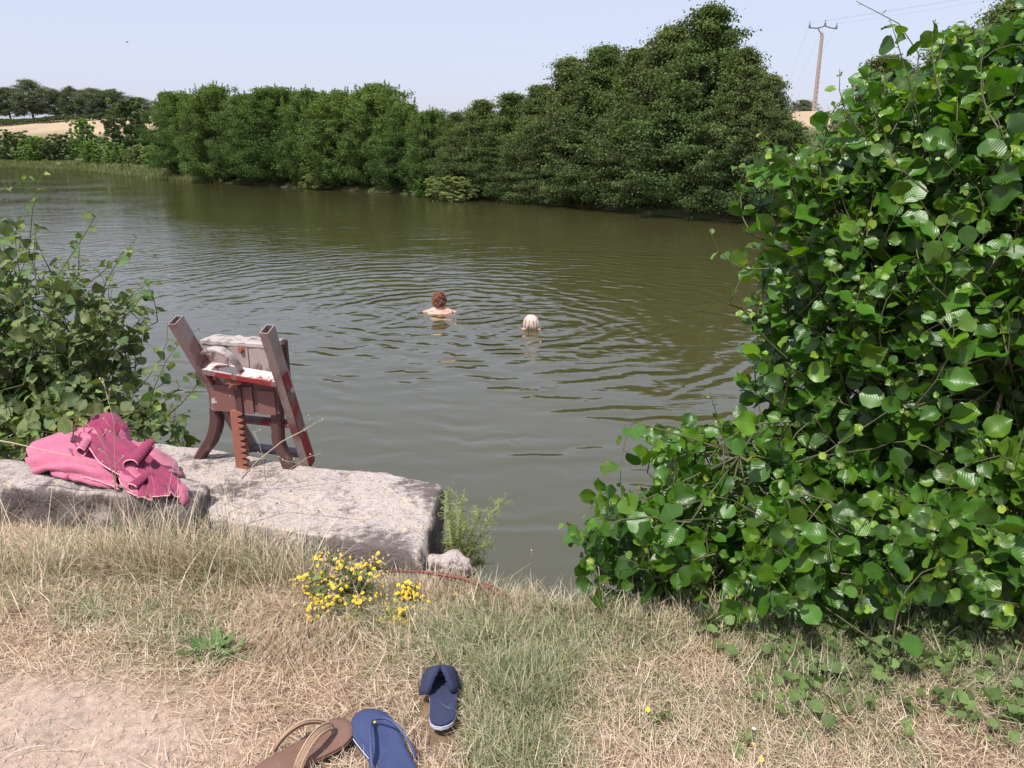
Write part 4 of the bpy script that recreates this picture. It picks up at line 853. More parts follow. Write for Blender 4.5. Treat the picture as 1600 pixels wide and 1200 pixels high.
# ------------------------------------------------------------------ footwear
def sole_outline(L_, n=40, foot=1):
    pts = []
    for i in range(n):
        a = 2*math.pi*i/n; s = math.cos(a); t = (s+1)/2      # t: 0 heel, 1 toe
        wdt = np.interp(t, [0, .05, .2, .45, .72, .9, 1], [.0, .060, .078, .076, .104, .085, .0])/2*L_/.27
        wdt = wdt*(1 if abs(s) < .97 else 1)
        y = math.sin(a); u = (np.sign(y)*wdt if abs(y) > .12 else wdt*y/.12)
        pts.append((u + foot*.010*math.sin(t*3.0), t*L_))
    return pts
FOOT = []
def sandal(name, label, px_heel, px_toe, z, mats, style, ws=1.):
    h = onz(*px_heel, z); t = onz(*px_toe, z); d = t-h; L_ = float(np.linalg.norm(d[:2])); ang = math.atan2(d[1], d[0])-math.pi/2
    root = empty(name, tuple(h), ang); FOOT.append((h[:2].copy(), t[:2].copy(), .06)); tag(root, label, 'sandal', 'sandals left on the bank')
    n = 60
    out = []
    for i in range(n):
        s = i/n
        if s < .5: t_ = s*2; sg = 1
        else: t_ = (1-s)*2; sg = -1
        tt = .5-.5*math.cos(math.pi*t_)
        wv = ws*np.interp(tt, [0, .02, .07, .15, .3, .5, .68, .8, .9, .96, .99, 1], [0, .018, .031, .037, .038, .039, .047, .050, .044, .030, .015, 0])*L_/.27
        out.append((sg*wv+.008*math.sin(tt*3), tt*L_))
    def layer(z0, z1, ins, nm, mat, crown=.0):
        mb = MB(); k = 1-ins; cy = L_/2; levels = [(z0, k*.985), (z0+.002, k), (z1-.002, k), (z1, k*.985)]; vs = []
        for (zz, kk) in levels:
            for x_, y_ in out: vs.append((x_*kk, cy+(y_-cy)*(1-(1-kk)*.4), zz+.010*max(0, y_/L_-.75)**2*8+.004*max(0, .3-y_/L_)*3))
        fs = [(l*n+i, l*n+(i+1) % n, (l+1)*n+(i+1) % n, (l+1)*n+i) for l in range(3) for i in range(n)]
        # inset rings for a cupped top
        for r_ in (.8, .5, .2):
            for x_, y_ in out: vs.append((x_*k*r_, cy+(y_-cy)*(.4+.6*r_ if r_ > .5 else r_), z1-crown*(1-r_)+.010*max(0, y_/L_-.75)**2*8+.004*max(0, .3-y_/L_)*3))
        for l in range(3, 6): fs += [(l*n+i, l*n+(i+1) % n, (l+1)*n+(i+1) % n, (l+1)*n+i) for i in range(n)]
        fs += [tuple(range(6*n, 7*n)), tuple(range(n-1, -1, -1))]
        mb.add(vs, fs); return mb.build(nm, mat, root, True)
    layer(0, .010, 0, 'outsole', mats[0])
    if len(mats) > 3: layer(.0102, .0125, -.015, 'midsole_line', mats[3]); layer(.0127, .021, 0.005, 'footbed', mats[1], .003)
    else: layer(.0102, .019, .01, 'footbed', mats[1], .003)
    toe = (0.006, L_*.80, .02); W = .047*L_/.27*ws
    def arch(side, hgt, yend, wd, th, mat, nm, xe=1.0, stitched=False):
        P = []
        for i in range(17):
            t_ = i/16; x_ = toe[0]+(side*W*xe-toe[0])*(t_**.75); y_ = toe[1]+(L_*yend-toe[1])*t_; z_ = .024+hgt*math.sin(math.pi*min(1, t_*.93+.10))**.8
            P.append(Vector((x_, y_, z_ if i < 16 else .016)))
        mb = MB(); mb.bar(P, (side*.35, .25, -.75) if not stitched else (side*.5, .2, -.75), [wd*(.55+.55*i/16) for i in range(17)], th, bev=1); s_ = mb.build(nm, mat, root, True)
        if stitched:
            for q in (-.3, .3):
                mm = MB(); mm.tube([p+Vector((side*.5, .2, -.75)).normalized()*wd*q+Vector((0, 0, th*.75)) for p in P], .0022, 6); mm.build('rope_trim', mats[4], s_, True)
        return s_
    if style == 'thong':
        arch(-1, .042, .38, .014, .006, mats[2], 'strap'); arch(1, .05, .38, .014, .006, mats[2], 'strap', 1.15)
        mb = MB(); mb.tube([(toe[0], toe[1], .012), (toe[0], toe[1]-.004, .034)], .005, 8); mb.build('toe_post', mats[2], root, True)
        mb = MB(); mb.sphere((toe[0], toe[1]-.006, .042), (.006, .006, .003), 10, 6); mb.build('button', mats[4], root, True)
    elif style == 'rope':
        arch(-1, .046, .30, .030, .007, mats[2], 'strap', 1.05, True); arch(1, .046, .30, .030, .007, mats[2], 'strap', 1.05, True)
        mb = MB(); mb.tube([(toe[0], toe[1], .012), (toe[0], toe[1]-.004, .036)], .006, 8); mb.build('toe_post', mats[2], root, True)
    else:
        for side in (-1, 1):   # padded wide straps
            mb = MB(); P = []
            for i in range(13):
                t_ = i/12; P.append(Vector((toe[0]*(1-t_)+side*W*.98*t_**.8, toe[1]+.012-(L_*.30)*t_, .026+.036*math.sin(math.pi*min(1, t_*.9+.12)) if i < 12 else .016)))
            mb.bar(P, (side*.4, .6, -.5), [.046+.02*math.sin(math.pi*i/12)+.006*(i % 2) for i in range(13)], [.012+.004*(i % 2) for i in range(13)], bev=1); mb.build('strap', mats[2], root, True)
        mb = MB(); mb.sphere((toe[0], toe[1]+.008, .038), (.028, .024, .014), 14, 8); mb.build('strap_knot', mats[2], root, True)
    return root
brown = simple('brown_leather', (.17, .092, .066), .65, .15, 30, .3, .002); tan = simple('tan_webbing', (.34, .22, .15), .85, .2, 60, .6, .003); dkb = simple('dark_rubber', (.035, .025, .022), .8, .2, 30)
rope = simple('rope', (.52, .38, .25), .9, .25, 260, .8, .003)
navy = simple('navy_foam', (.035, .052, .135), .7, .15, 40, .3, .002); navy2 = simple('navy_cloth', (.028, .036, .085), .95, .25, 60, .7, .004); pale = simple('pale_trim', (.5, .52, .6), .8, .15, 40); yel = simple('yellow_plastic', (.7, .65, .15), .5, .1, 40)
navs = simple('navy_strap', (.05, .07, .17), .55, .15, 60, .3, .002)
ZG = .815
sandal('flip_flop', 'brown leather flip flop with tan roped straps beside the blue one', (400, 1226), (547, 1138), ZG+.005, [dkb, brown, tan, brown, rope], 'rope', 1.08)
sandal('flip_flop', 'plain blue foam flip flop with thin straps and a pale edge line', (650, 1272), (566, 1121), ZG+.005, [navy, navy, navs, pale, yel], 'thong', .85)
sandal('padded_sandal', 'navy padded fabric sandal lying alone farther up in the grass', (690, 1144), (686, 1052), ZG+.008, [pale, navy2, navy2, pale], 'pad', 1.06)
# ------------------------------------------------------------------ swimmers
def remesh(mb, mat, parent, name, vox, it=6):
    o = mb.build(name+'_tmp', mat, None, True, fix=True)
    r = o.modifiers.new('r', 'REMESH'); r.mode = 'VOXEL'; r.voxel_size = vox; r.use_smooth_shade = True
    s = o.modifiers.new('s', 'SMOOTH'); s.iterations = it; s.factor = .5
    dg = bpy.context.evaluated_depsgraph_get(); me = bpy.data.meshes.new_from_object(o.evaluated_get(dg)); bpy.data.objects.remove(o)
    for f in me.polygons: f.use_smooth = True
    return put(name, me, parent)
def skin_mat(name, c):
    m, nt, b = new_mat(name); n = nz(nt, 12, 3, .5, objco(nt)); nt.links.new(mixc(nt, n, tuple(v*.85 for v in c), c), b.inputs['Base Color'])
    b.inputs['Roughness'].default_value = .4; b.inputs['Subsurface Weight'].default_value = .15; b.inputs['Subsurface Radius'].default_value = (.02, .008, .004); return m
def swimmer(pos, c, label, skin, hair, long_, sc=1., yaw=0.):
    mb = MB(); hz = c-.12; up_ = .055 if long_ else 0.
    mb.sphere((0, 0, hz), (.076*sc, .094*sc, .112*sc), 20, 14); mb.sphere((0, .035, hz-.055), (.055*sc, .06*sc, .06*sc), 14, 10)
    mb.tube([(0, .088*sc, hz+.01), (0, .108*sc, hz-.022), (0, .098*sc, hz-.03)], [.009, .013, .010], 8)
    for s in (-1, 1): mb.sphere((s*.078*sc, -.005, hz-.01), (.010, .020, .032), 8, 6)
    mb.tube([(0, -.012, hz-.04), (0, -.02, hz-.13), (0, -.03, hz-.2)], [.054*sc, .055*sc, .07*sc], 12)
    mb.tube([(0, -.03, hz-.16), (0, -.12, hz-.30), (0, -.30, hz-.48), (0, -.42, hz-.62)], [.085*sc, .135*sc, .125*sc, .13*sc], 14)
    for s in (-1, 1):
        mb.tube([(s*.02, -.03, hz-.125+up_), (s*.10, -.035, hz-.148+up_), (s*.165*sc, -.03, hz-.185+up_)], [.045*sc, .048*sc, .052*sc], 10)
        mb.tube([(s*.10, -.07, hz-.19+up_), (s*.1, -.15, hz-.32)], [.075*sc, .085*sc], 10)
        mb.tube([(s*.175*sc, -.03, hz-.185), (s*.30, .12, hz-.25), (s*.33, .34, hz-.22)], [.052*sc, .040*sc, .028*sc], 10)
        mb.tube([(s*.33, .34, hz-.22), (s*.335, .40, hz-.22)], [.028*sc, .034*sc], 8)
        for k in range(4): mb.tube([(s*(.305+.02*k), .41, hz-.22), (s*(.30+.024*k), .47+.01*(k in (1, 2)), hz-.225)], [.0105, .0095], 6)
        mb.tube([(s*.31, .37, hz-.22), (s*.275, .41, hz-.225)], [.012, .010], 6)
        mb.tube([(s*.08, -.42, hz-.62), (s*.15, -.72, hz-.78), (s*.13, -1.1, hz-.95), (s*.13, -1.24, hz-.97)], [.085*sc, .058*sc, .035*sc, .03*sc], 10)
    root = empty('person', (pos[0], pos[1], 0), yaw); tag(root, label, 'person')
    remesh(mb, skin, root, 'body', .009)
    rg = np.random.default_rng(int(c*1000)); hb_ = MB()
    # hair cap: upper, back and sides of the skull
    bm = bmesh.new(); bmesh.ops.create_uvsphere(bm, u_segments=36, v_segments=26, radius=1)
    for v in bm.verts:
        n_ = mnoise.fractal(v.co*(3.2 if not long_ else 2.6)+Vector((c*9, 0, 0)), 1., 2., 4)
        q = v.co*((1+.14*n_) if not long_ else (.90+.12*n_)); face = max(0, v.co.y-.35)*max(0, .45-v.co.z)*2.2
        low = -.35 if not long_ else -.9
        x_, y_, z_ = q.x*.090*sc, (q.y-.10-.6*face)*.106*sc, q.z*.122*sc
        if v.co.z < -.2:
            if long_: x_ = q.x*.088*sc*max(.55, 1-(abs(v.co.z)-.2)*.2)/max(.45, math.sqrt(max(.05, 1-v.co.z**2)))*.78; z_ *= 1.25
            else: x_ *= .93
        v.co = Vector((x_, y_, z_+hz+.008))
    for v in [v for v in bm.verts if v.co.z < hz-(.085 if not long_ else .135)*sc or v.co.y > .072 or (long_ and v.co.z < hz-.07)]: bm.verts.remove(v)
    bm.verts.index_update(); cp_ = MB(); cp_.add([tuple(v.co) for v in bm.verts], [[v.index for v in f.verts] for f in bm.faces]); bm.free()
    hobj = cp_.build('hair', hair[0], root, True, fix=False)
    nst = 170 if not long_ else 46
    for i in range(nst):
        if not long_:
            d = norm(rg.normal(0, 1, 3)); 
            if d[2] < -.55 or (d[1] > .3 and d[2] < .45): continue
            p = np.array([d[0]*.088*sc, -.010+d[1]*.104*sc, hz+.008+d[2]*.118*sc]); t1 = norm(np.cross(d, rg.normal(0, 1, 3))); t2 = np.cross(d, t1); r = rg.uniform(.011, .020)
            hb_.tube([p+t1*math.cos(a)*r+t2*math.sin(a)*r+d*(.004+.010*math.sin(a*.7)) for a in np.linspace(0, 4.5, 7)], [.0035, .0042, .0045, .0045, .004, .0034, .0022], 5)
        else:
            a0 = rg.uniform(math.pi*.95, math.pi*2.05); rr_ = rg.uniform(.93, 1.16); P = []; wob = rg.uniform(-.5, .5); wf = rg.uniform(3, 9)
            for t_ in np.linspace(0, 1, 9):
                ph = t_*1.9; zz = hz+.012+.122*sc*math.cos(min(ph, 1.55))-(max(0, ph-1.55)*.24); rad = math.sin(min(ph, 1.57))
                a1 = a0+wob*t_+.10*math.sin(wf*t_+wob*20); rr2 = rr_*(.86+.30*t_); P.append((rad*.092*sc*rr2*math.cos(a1)*(1+.10*max(0, ph-1.5)), -.012+rad*.106*sc*rr_*(.9+.15*t_)*math.sin(a1)*(1+.1*max(0, ph-1.5)), zz))
            hb_.tube(P, [.004, .008, .010, .010, .011, .010, .009, .007, .003], 5)
    hb_.build('curls' if not long_ else 'wet_strands', hair[1], hobj, True, fix=False); return root
hair1 = (simple('curl_gap_shade', (.07, .022, .014), .6, .3, 45), simple('red_brown_hair', (.27, .10, .055), .5, .5, 45, .6, .004)); hair2 = (simple('strand_gap_shade', (.26, .17, .13), .6, .3, 45), simple('blond_hair', (.56, .44, .38), .5, .3, 50, .6, .004))  # caps coloured darker, painted shade between the curls and strands
swimmer(SW1, .285, 'swimmer seen from behind with short curly red brown hair and pale bare shoulders', skin_mat('pale_skin', (.66, .36, .27)), hair1, False, 1.08)
swimmer(SW2, .190, 'swimmer seen from behind with wet blond hair low in the water, right of the other', skin_mat('tan_skin', (.62, .28, .17)), hair2, True, .86, R(-6))
# ------------------------------------------------------------------ power pole and wires
def pole():
    b = at(1270, 192, 85); b[2] = float(gz(b[0], 85)); t = at(1283, 54, 85); H = t[2]-b[2]
    conc = simple('pole_concrete', (.36, .30, .27), .9, .25, 3, .3, .01); iron = simple('pole_iron', (.13, .11, .12), .6, .2, 5)
    root = empty('power_pole', (b[0], 85, b[2]), R(10)); root.rotation_euler = (0, R(.0), R(8)); tag(root, 'tall concrete power pole with stepped holes and a bent iron crossarm', 'power pole')
    mb = MB(); wb, wt = .36, .22
    def bw(z): return wb+(wt-wb)*z/H
    for s in (-1, 1): mb.bar([(s*(bw(0)/2-.05), 0, -.5), (s*(bw(H)/2-.05), 0, H)], (1, 0, 0), .10, .34)
    nst = 16
    for i in range(nst+1):
        z = H*i/nst; mb.box((0, 0, z), (bw(z)-.18, .30, H/nst*.74))
    mb.box((0, .1, H/2), (wt-.18, .03, H)); mb.build('shaft', conc, root)
    # crossarm: bent arm from the pole head
    mb = MB(); mb.tube([(0, 0, H-.1), (-.55, 0, H+.58)], .055, 8); mb.tube([(-1.5, 0, H+.6), (-.6, 0, H+.58), (.2, 0, H+.80), (.8, 0, H+.64), (1.5, 0, H+.56)], .06, 8); mb.build('crossarm', iron, root)
    tips_ = [(-1.45, 0, H+.66), (.2, 0, H+.86), (1.45, 0, H+.62)]; ins = simple('insulator_glass', (.12, .19, .2), .2, .2, 5)
    for x_, y_, z_ in tips_:
        mb = MB(); 
        for k in range(3): mb.tube([(x_, y_, z_+.10*k), (x_, y_, z_+.04+.10*k), (x_, y_, z_+.09+.10*k)], [.13, .10, .05], 10)
        mb.tube([(x_, 0, z_-.1), (x_, 0, z_+.5)], .04, 6); mb.build('insulator', ins, root)
    wm = simple('wire_metal', (.22, .22, .24), .5, .1, 5)
    nm = ['left', 'middle', 'right']
    for i, (x_, y_, z_) in enumerate(tips_):
        c_, s_ = math.cos(R(8)), math.sin(R(8)); P0 = Vector((b[0]+x_*c_, 85+x_*s_, b[2]+z_+.4)); P = []
        A = P0+Vector((62, -48, 9)); B = P0+Vector((60, 200, -2))
        for k in range(25): t_ = k/24; P.append(P0*(1-t_)+A*t_-Vector((0, 0, 5*t_*(1-t_))))
        Q = []
        for k in range(25, 0, -1): t_ = k/25; Q.append(P0*(1-t_)+B*t_-Vector((0, 0, 9*t_*(1-t_))))
        mb = MB(); mb.tube([p-P0 for p in Q+P], .007, 5); o = mb.build('power_line', wm); o.location = P0
        tag(o, 'thin overhead wire carried by the %s insulator of the power pole' % nm[i], 'power line', 'overhead wires')
pole()
# ------------------------------------------------------------------ bird
bp_ = at(199, 66, 60); mb = MB(); mb.tube([(-.22, 0, 0), (-.08, 0, .01), (.08, 0, .02), (.18, 0, .03)], [.02, .06, .06, .02], 8)
mb.add([(-.05, 0, .03), (.1, 0, .03), (-.02, .35, .12), (-.12, .33, .12), (-.16, .62, .02)], [(0, 1, 2, 3), (3, 2, 4)]); mb.add([(-.05, 0, .03), (.1, 0, .03), (-.02, -.35, .12), (-.12, -.33, .12), (-.16, -.62, .02)], [(1, 0, 3, 2), (2, 3, 4)])
bd = mb.build('bird', simple('dark_feathers', (.03, .03, .035), .8), None, False, fix=False); bd.scale = (.45, .45, .45); bd.location = tuple(bp_); bd.rotation_euler = (0, 0, .4); tag(bd, 'tiny dark bird flying high in the pale sky', 'bird')
# ------------------------------------------------------------------ plants on the bank
green_stem = simple('green_stem', (.16, .18, .07), .7, .3, 40)
petal = simple('yellow_petal', (.66, .47, .03), .6, .15, 80); seedh = simple('seed_head', (.45, .33, .2), .9, .3, 80)
def flowers(label, px, py, z, spread, nstem, seed, nfl, pdry, lean):
    rg = np.random.default_rng(seed); c = onz(px, py, z); root = empty('ragwort_plant', tuple(c)); tag(root, label, 'flowering plant', 'yellow flowering plants')
    st = MB(); fl = MB(); sh_ = MB(); P = []; D = []; S = []
    for i in range(nstem):
        b = np.array([rg.normal(0, .02), rg.normal(0, .02), -.02]); e = np.array([rg.uniform(-1, 1)*spread[0]+lean[0], rg.uniform(-1, .6)*spread[1]+lean[1], rg.uniform(.35, 1)*spread[2]])
        m = (b+e)/2+np.array([0, 0, .04]); st.tube([b, m, e], [.0025, .002, .0012], 5)
        for k in range(7): t_ = .15+.75*k/7; q = (1-t_)**2*b+2*t_*(1-t_)*m+t_*t_*e; P.append(q); D.append(rg.normal(0, 1, 3)+np.array([0, 0, .6])); S.append(rg.uniform(.025, .05))
        for k in range(nfl):
            q = e+rg.normal(0, .018, 3)*np.array([1, 1, .7]); st.tube([e-np.array([0, 0, .02]), q], .0007, 3, cap=False)
            dry = rg.random() < pdry; u = norm(np.array([rg.normal(0, .5), rg.normal(-.35, .4), .9])); a1 = norm(np.cross(u, [1, .2, 0])); a2 = np.cross(u, a1)
            if dry: sh_.sphere(q, (.0048, .0048, .0055), 6, 4); continue
            fl.sphere(q, .0034, 6, 4)
            for j in range(7):
                an = j*.8976+rg.random()*.3; d = a1*math.cos(an)+a2*math.sin(an); w2 = np.cross(u, d)*.0024
                fl.add([q+d*.0025-w2, q+d*.0025+w2, q+d*.0072+w2*.7-u*.001, q+d*.0072-w2*.7-u*.001], [(0, 1, 2, 3)])
    st.build('stems', green_stem, root, fix=False); nf = len(fl.f); fl.add(sh_.v, sh_.f); fo_ = fl.build('flowers', petal, root, fix=False); fo_.data.materials.append(seedh)
    for pl in fo_.data.polygons[nf:]: pl.material_index = 1
    P, D, S = map(np.array, (P, D, S)); cl = np.array([.16, .2, .07])*rg.uniform(.6, 1.3, (len(P), 1))
    V, F2, UV, cc = instance(leaf_template('lance'), P, frames(D, rg.normal(0, .4, D.shape)+np.array([0, -.3, 1])), S, cl); put('leaves', np_mesh('leaves', V, F2, M['hazel_leaf'], cc, UV, True), root)
flowers('large drooping clump of yellow flowers and tan seed heads against the slab front', 555, 935, .76, (.15, .09, .18), 30, 5, 8, .5, (-.03, -.03))
flowers('low yellow flower clump spilling left over the hay', 530, 966, .76, (.10, .08, .08), 15, 6, 8, .2, (-.02, -.02))
flowers('narrow upright yellow flower spray right of the large clump', 642, 950, .76, (.03, .02, .11), 8, 7, 9, .05, (0, -.01))
flowers('narrow yellow flower spray hanging low over the grass below the small stone', 620, 985, .76, (.035, .045, .05), 12, 8, 12, .1, (.0, -.0))
flowers('single thin yellow flower stem beside the fallen red branch', 716, 940, .76, (.012, .01, .05), 1, 9, 1, 0, (0, 0))
for i, (a, b, l) in enumerate([(1040, 1128, 'lone yellow flower in the dry grass at lower centre'), (1162, 1170, 'upper of two yellow flowers in the dry grass at the lower picture edge'), (1168, 1182, 'lower of two yellow flowers in the dry grass at the lower picture edge'), (868, 958, 'yellow flower in the grass at the bank lip')]):
    flowers(l, a, b, .8, (.008, .008, .02), 1, 20+i, 1, 0, (0, 0))
# feathery plant beyond the slab end
def feathery():
    rg = np.random.default_rng(8); c = at(715, 905, 2.95); root = empty('feathery_plant', tuple(c)); tag(root, 'feathery yellow green plant rising from the water at the end of the slab', 'plant'); st = MB(); fo = MB()
    for (a, b_) in [((715, 900), (722, 782)), ((715, 900), (700, 800)), ((720, 900), (750, 800)), ((720, 900), (785, 783)), ((715, 900), (740, 850)), ((712, 900), (765, 850)), ((718, 900), (695, 850)), ((715, 900), (728, 820)), ((712, 900), (710, 840)), ((722, 905), (755, 880)), ((715, 900), (700, 770))]:
        p = at(*a, 2.95)-c; e = at(*b_, 2.95+rg.normal(0, .07))-c; m = (p+e)/2+np.array([0, 0, .05]); cur = [(1-t)**2*p+2*t*(1-t)*m+t*t*e for t in np.linspace(0, 1, 12)]; st.tube(cur, list(np.linspace(.0025, .0008, 12)), 5)
        for q in cur[3:]:
            for k in range(9):
                d = norm(rg.normal(0, 1, 3)+np.array([0, 0, .4]))*rg.uniform(.02, .06); fo.tube([q, q+d], [.0008, .0005], 3, cap=False)
                for j in range(5): u = q+d*rg.random(); fo.tube([u, u+norm(rg.normal(0, 1, 3))*.014], [.0008, .0004], 3, cap=False)
    st.build('stems', green_stem, root, fix=False); fo.build('fronds', simple('feathery_green', (.27, .32, .09), .7, .3, 20), root, fix=False)
feathery()
# fallen red branch
mb = MB(); P = [onz(600, 893, .84), onz(660, 893, .85), onz(720, 903, .84), onz(765, 918, .82), onz(800, 938, .80)]; P0 = P[0].copy()
mb.tube([p-P0 for p in P], [.003, .005, .007, .009, .011], 8)
for k in range(9):
    t = k/9; q = P[1]*(1-t)+P[4]*t-P0; mb.tube([q, q+np.array([random.Random(k).uniform(-.15, -.03), random.Random(k+50).uniform(-.05, .07), random.Random(k+9).uniform(.0, .06)])], [.002, .0008], 4)
o = mb.build('fallen_branch', simple('red_bark', (.17, .045, .035), .6, .3, 40), None, True); o.location = tuple(P0); tag(o, 'thin red brown fallen branch lying over the bank edge beyond the yellow flowers', 'branch')
# dry stalks
def stalk(label, pts, r=.0022, heads=6, seed=0, name='dry_stalk', colr=(.45, .36, .24)):
    rg = np.random.default_rng(seed+500); P = [at(*p) for p in pts]; P0 = P[0].copy(); P = [p-P0 for p in P]; mb = MB(); mb.tube(P, list(np.linspace(r, r*.45, len(P))), 5)
    for k in range(heads):
        i = rg.integers(max(1, len(P)//2-1), len(P)); t = rg.random(); q = P[i-1]*(1-t)+P[i]*t; e = q+np.array([rg.normal(0, .03), rg.normal(0, .02), rg.uniform(.01, .05)]); mb.tube([q, e], [r*.45, r*.3], 4); mb.sphere(e, (.0035, .0035, .005), 6, 4)
    nm = 'straw_%0.2f' % colr[0]; m = bpy.data.materials.get(nm) or simple(nm, colr, .8, .2, 30); o = mb.build(name, m, None, True, fix=False); o.location = tuple(P0); tag(o, label, 'dry stalk', 'dry stalks on the bank')
stalk('pale bent dry stalk crossing in front of the winch right leg', [(378, 748, 3.15), (400, 722, 3.1), (440, 690, 3.1), (475, 672, 3.1), (494, 660, 3.12)], .003, 3, 1)
stalk('thin branched dry weed on the slab between winch legs', [(415, 752, 3.2), (412, 720, 3.18), (404, 690, 3.18), (396, 674, 3.18)], .0016, 5, 2)
stalk('thin dry weed leaning right beside the ladder foot', [(425, 760, 3.15), (450, 735, 3.12), (480, 715, 3.1), (502, 708, 3.1)], .0016, 5, 3)
stalk('tall dry grass stalk standing in front of the towel', [(196, 880, 2.72), (188, 800, 2.7), (176, 740, 2.68), (160, 690, 2.66), (145, 668, 2.65)], .0022, 9, 4)
stalk('second tall dry stalk crossing the towel, straighter than its neighbour', [(182, 885, 2.72), (178, 820, 2.7), (180, 740, 2.68), (178, 660, 2.66), (160, 590, 2.66)], .0018, 6, 5)
stalk('long pale straw sticking in from the left picture edge over the towel', [(-30, 684, 2.9), (20, 692, 2.88), (70, 704, 2.87), (110, 712, 2.87), (150, 730, 2.86)], .0028, 0, 6)
stalk('bare brown twig arching over the slab front', [(330, 860, 2.68), (360, 800, 2.68), (420, 776, 2.7), (470, 790, 2.7)], .0016, 5, 7, colr=(.2, .15, .11))
stalk('grey twig lying across the slab middle', [(300, 850, 2.7), (380, 820, 2.72), (450, 800, 2.74), (560, 812, 2.76)], .0016, 6, 8, colr=(.2, .15, .11))
stalk('long straw standing out over the water beyond the branch', [(790, 925, 2.42), (800, 900, 2.5), (832, 878, 2.55)], .0016, 2, 9)
stalk('folded straw bent into a point at the bank lip', [(815, 945, 2.38), (830, 915, 2.4), (842, 905, 2.42), (858, 932, 2.42)], .002, 0, 10)
stalk('upright dry stalk in the grass under the alder leaves', [(1135, 985, 2.25), (1138, 950, 2.25), (1136, 928, 2.25)], .0022, 1, 11)
stalk('leaning dry stalk at the bank lip under the alder bush', [(1290, 980, 2.25), (1270, 960, 2.27), (1245, 938, 2.3), (1180, 880, 2.35)], .0022, 1, 12)
stalk('tall thin dry stalk at the bank lip left of the alder bush', [(948, 980, 2.25), (940, 930, 2.27), (935, 885, 2.3)], .0018, 2, 13)
stalk('thin dry stalk standing in the green grass patch', [(948, 1180, 1.72), (950, 1120, 1.72), (946, 1075, 1.74)], .0014, 2, 14)
stalk('long dry straw slanting across the left hay', [(0, 780, 2.72), (30, 850, 2.6), (60, 900, 2.5), (70, 925, 2.46)], .002, 0, 15)
# broad leaved weeds
def rosette(label, px, py, n, ln, seed, kind='lance', colr=(.13, .22, .05), el=(.15, .8), mat='hazel_leaf', nm='weed', z=.79):
    rg = np.random.default_rng(seed); c = onz(px, py, z); c[2] = max(float(gz(c[0], c[1])), .3); root = tag(None, ) if False else None
    az = rg.random(n)*6.28; e = rg.uniform(*el, n); D = np.stack([np.cos(az)*np.cos(e), np.sin(az)*np.cos(e), np.sin(e)], -1)
    P = D*.012+rg.normal(0, .012, (n, 3))*np.array([1, 1, .2]); S = ln*rg.uniform(.5, 1.1, n); cl = np.array(colr)*rg.uniform(.7, 1.3, (n, 1))
    V, F2, UV, cc = instance(leaf_template(kind), P, frames(D, rg.normal(0, .15, (n, 3))+np.array([0, 0, 1.])), S, cl)
    o = put(nm, np_mesh(nm, V, F2, M[mat], cc, UV, True)); o.location = tuple(c); tag(o, label, 'weed', 'green weeds on the bank')
rosette('bright green rosette of narrow leaves in the straw below the slab', 335, 1022, 46, .075, 1, colr=(.14, .23, .07))
rosette('second smaller narrow leaved rosette touching the bright one', 362, 1030, 30, .06, 2, colr=(.12, .21, .06))
rosette('dark green weed under the alder bush near the right picture edge', 1560, 985, 26, .12, 3, 'hazel', (.09, .17, .04), (.3, 1.2))
rosette('grey green lobed weed at the foot of the alder bush', 1440, 985, 22, .12, 4, 'hazel', (.12, .18, .07), (.2, 1.0))
rosette('broad leaved weed with upright leaves before the dark stone', 1320, 985, 18, .10, 5, 'hazel', (.11, .2, .05), (.4, 1.3))
rosette('small green weed beside tiny white flowers in the right grass', 1290, 1050, 18, .06, 6, 'hazel', (.12, .2, .05), (.2, 1.0))
rosette('low round leaved weed at the lip left of the alder bush', 1105, 985, 9, .075, 7, 'alder', (.07, .18, .03), (.3, 1.2), 'alder_leaf')
rosette('leafy nettle like weed hugging the lip at the left end of the alder bush', 945, 955, 16, .07, 8, 'hazel', (.14, .22, .06), (.3, 1.3))
rosette('trampled green weed in the lower right grass', 1580, 1120, 24, .07, 9, 'lance', (.11, .19, .05), (.1, .8))
rg = np.random.default_rng(88); x, y = onground(60000, rg, -3, 3.2); k = clear(x, y); x, y = x[k], y[k]
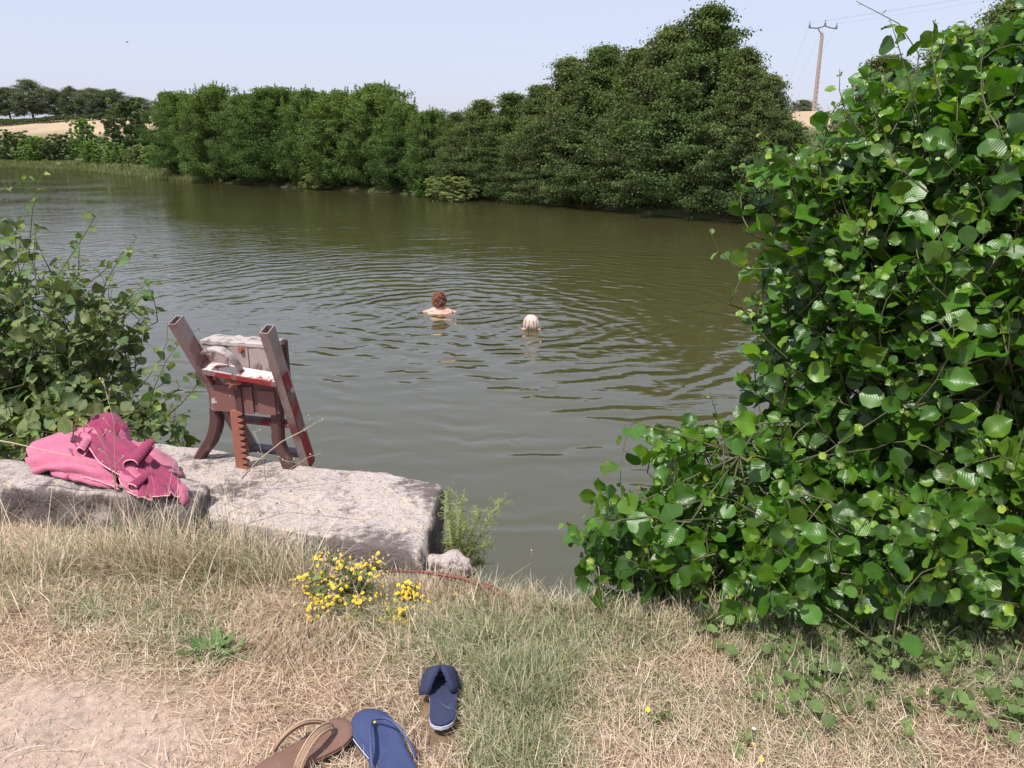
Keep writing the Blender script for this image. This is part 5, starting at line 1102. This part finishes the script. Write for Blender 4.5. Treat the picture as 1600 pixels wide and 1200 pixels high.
wg = wblob(x, y, 1430, 985, 230, 70)+wblob(x, y, 1290, 1070, 110, 60)*.6+wblob(x, y, 1600, 1090, 90, 90)*.7
k = rg.random(len(x)) < np.where(wg > .12, wg, 0)*.55*(fbm(x*9, y*9, 3, 2)*2.4-.5); x, y = x[k], y[k]; n = len(x); az = rg.random(n)*6.28; e = rg.uniform(.1, 1.2, n)
D = np.stack([np.cos(az)*np.cos(e), np.sin(az)*np.cos(e), np.sin(e)], -1)
V, F2, UV, cc = instance(leaf_template('hazel'), np.stack([x, y, gz(x, y)+rg.uniform(0, .06, n)], -1), frames(D, rg.normal(0, .3, (n, 3))+np.array([0, -.2, 1.])), rg.uniform(.014, .045, n), np.array([.13, .20, .06])*rg.uniform(.6, 1.4, (n, 1)))
tag(put('ground_cover', np_mesh('ground_cover', V, F2, M['hazel_leaf'], cc, UV, True)), 'small leafy green weeds spread through the grass by the alder bush', 'ground cover', kind='stuff')
for i, (a, b) in enumerate([(1297, 1046), (1312, 1050), (1178, 1138)]):
    mb = MB(); c = onz(a, b, .84)
    for j in range(6): an = j*1.047; mb.sphere((math.cos(an)*.004, math.sin(an)*.004, 0), (.0028, .0028, .001), 6, 4)
    mb.sphere((0, 0, .001), .0018, 6, 4); mb.tube([(0, 0, 0), (.004, .002, -.04)], .0008, 4)
    o = mb.build('clover_flower', simple('white_petal', (.5, .5, .48), .7), None, True); o.location = tuple(c); tag(o, ['left of two tiny white flowers in the right grass', 'right of two tiny white flowers in the right grass', 'tiny white flower alone in the lower dry grass'][i], 'flower')
# small stones and clods on the bare soil
mb = MB(); rg = np.random.default_rng(4)
for i in range(260):
    p = onz(rg.uniform(-100, 330), rg.uniform(1090, 1230), .8); p[2] = float(gz(p[0], p[1])); r = rg.uniform(.002, .006); mb.sphere(p, (r*rg.uniform(.8, 1.5), r*rg.uniform(.8, 1.5), r*.7), 7, 5)
o = mb.build('gravel', simple('clod', (.42, .29, .22), .95, .3, 30), None, True, fix=False); tag(o, 'small clods and grit scattered on the bare pink soil', 'gravel', kind='stuff')
print('objects', len(bpy.data.objects))
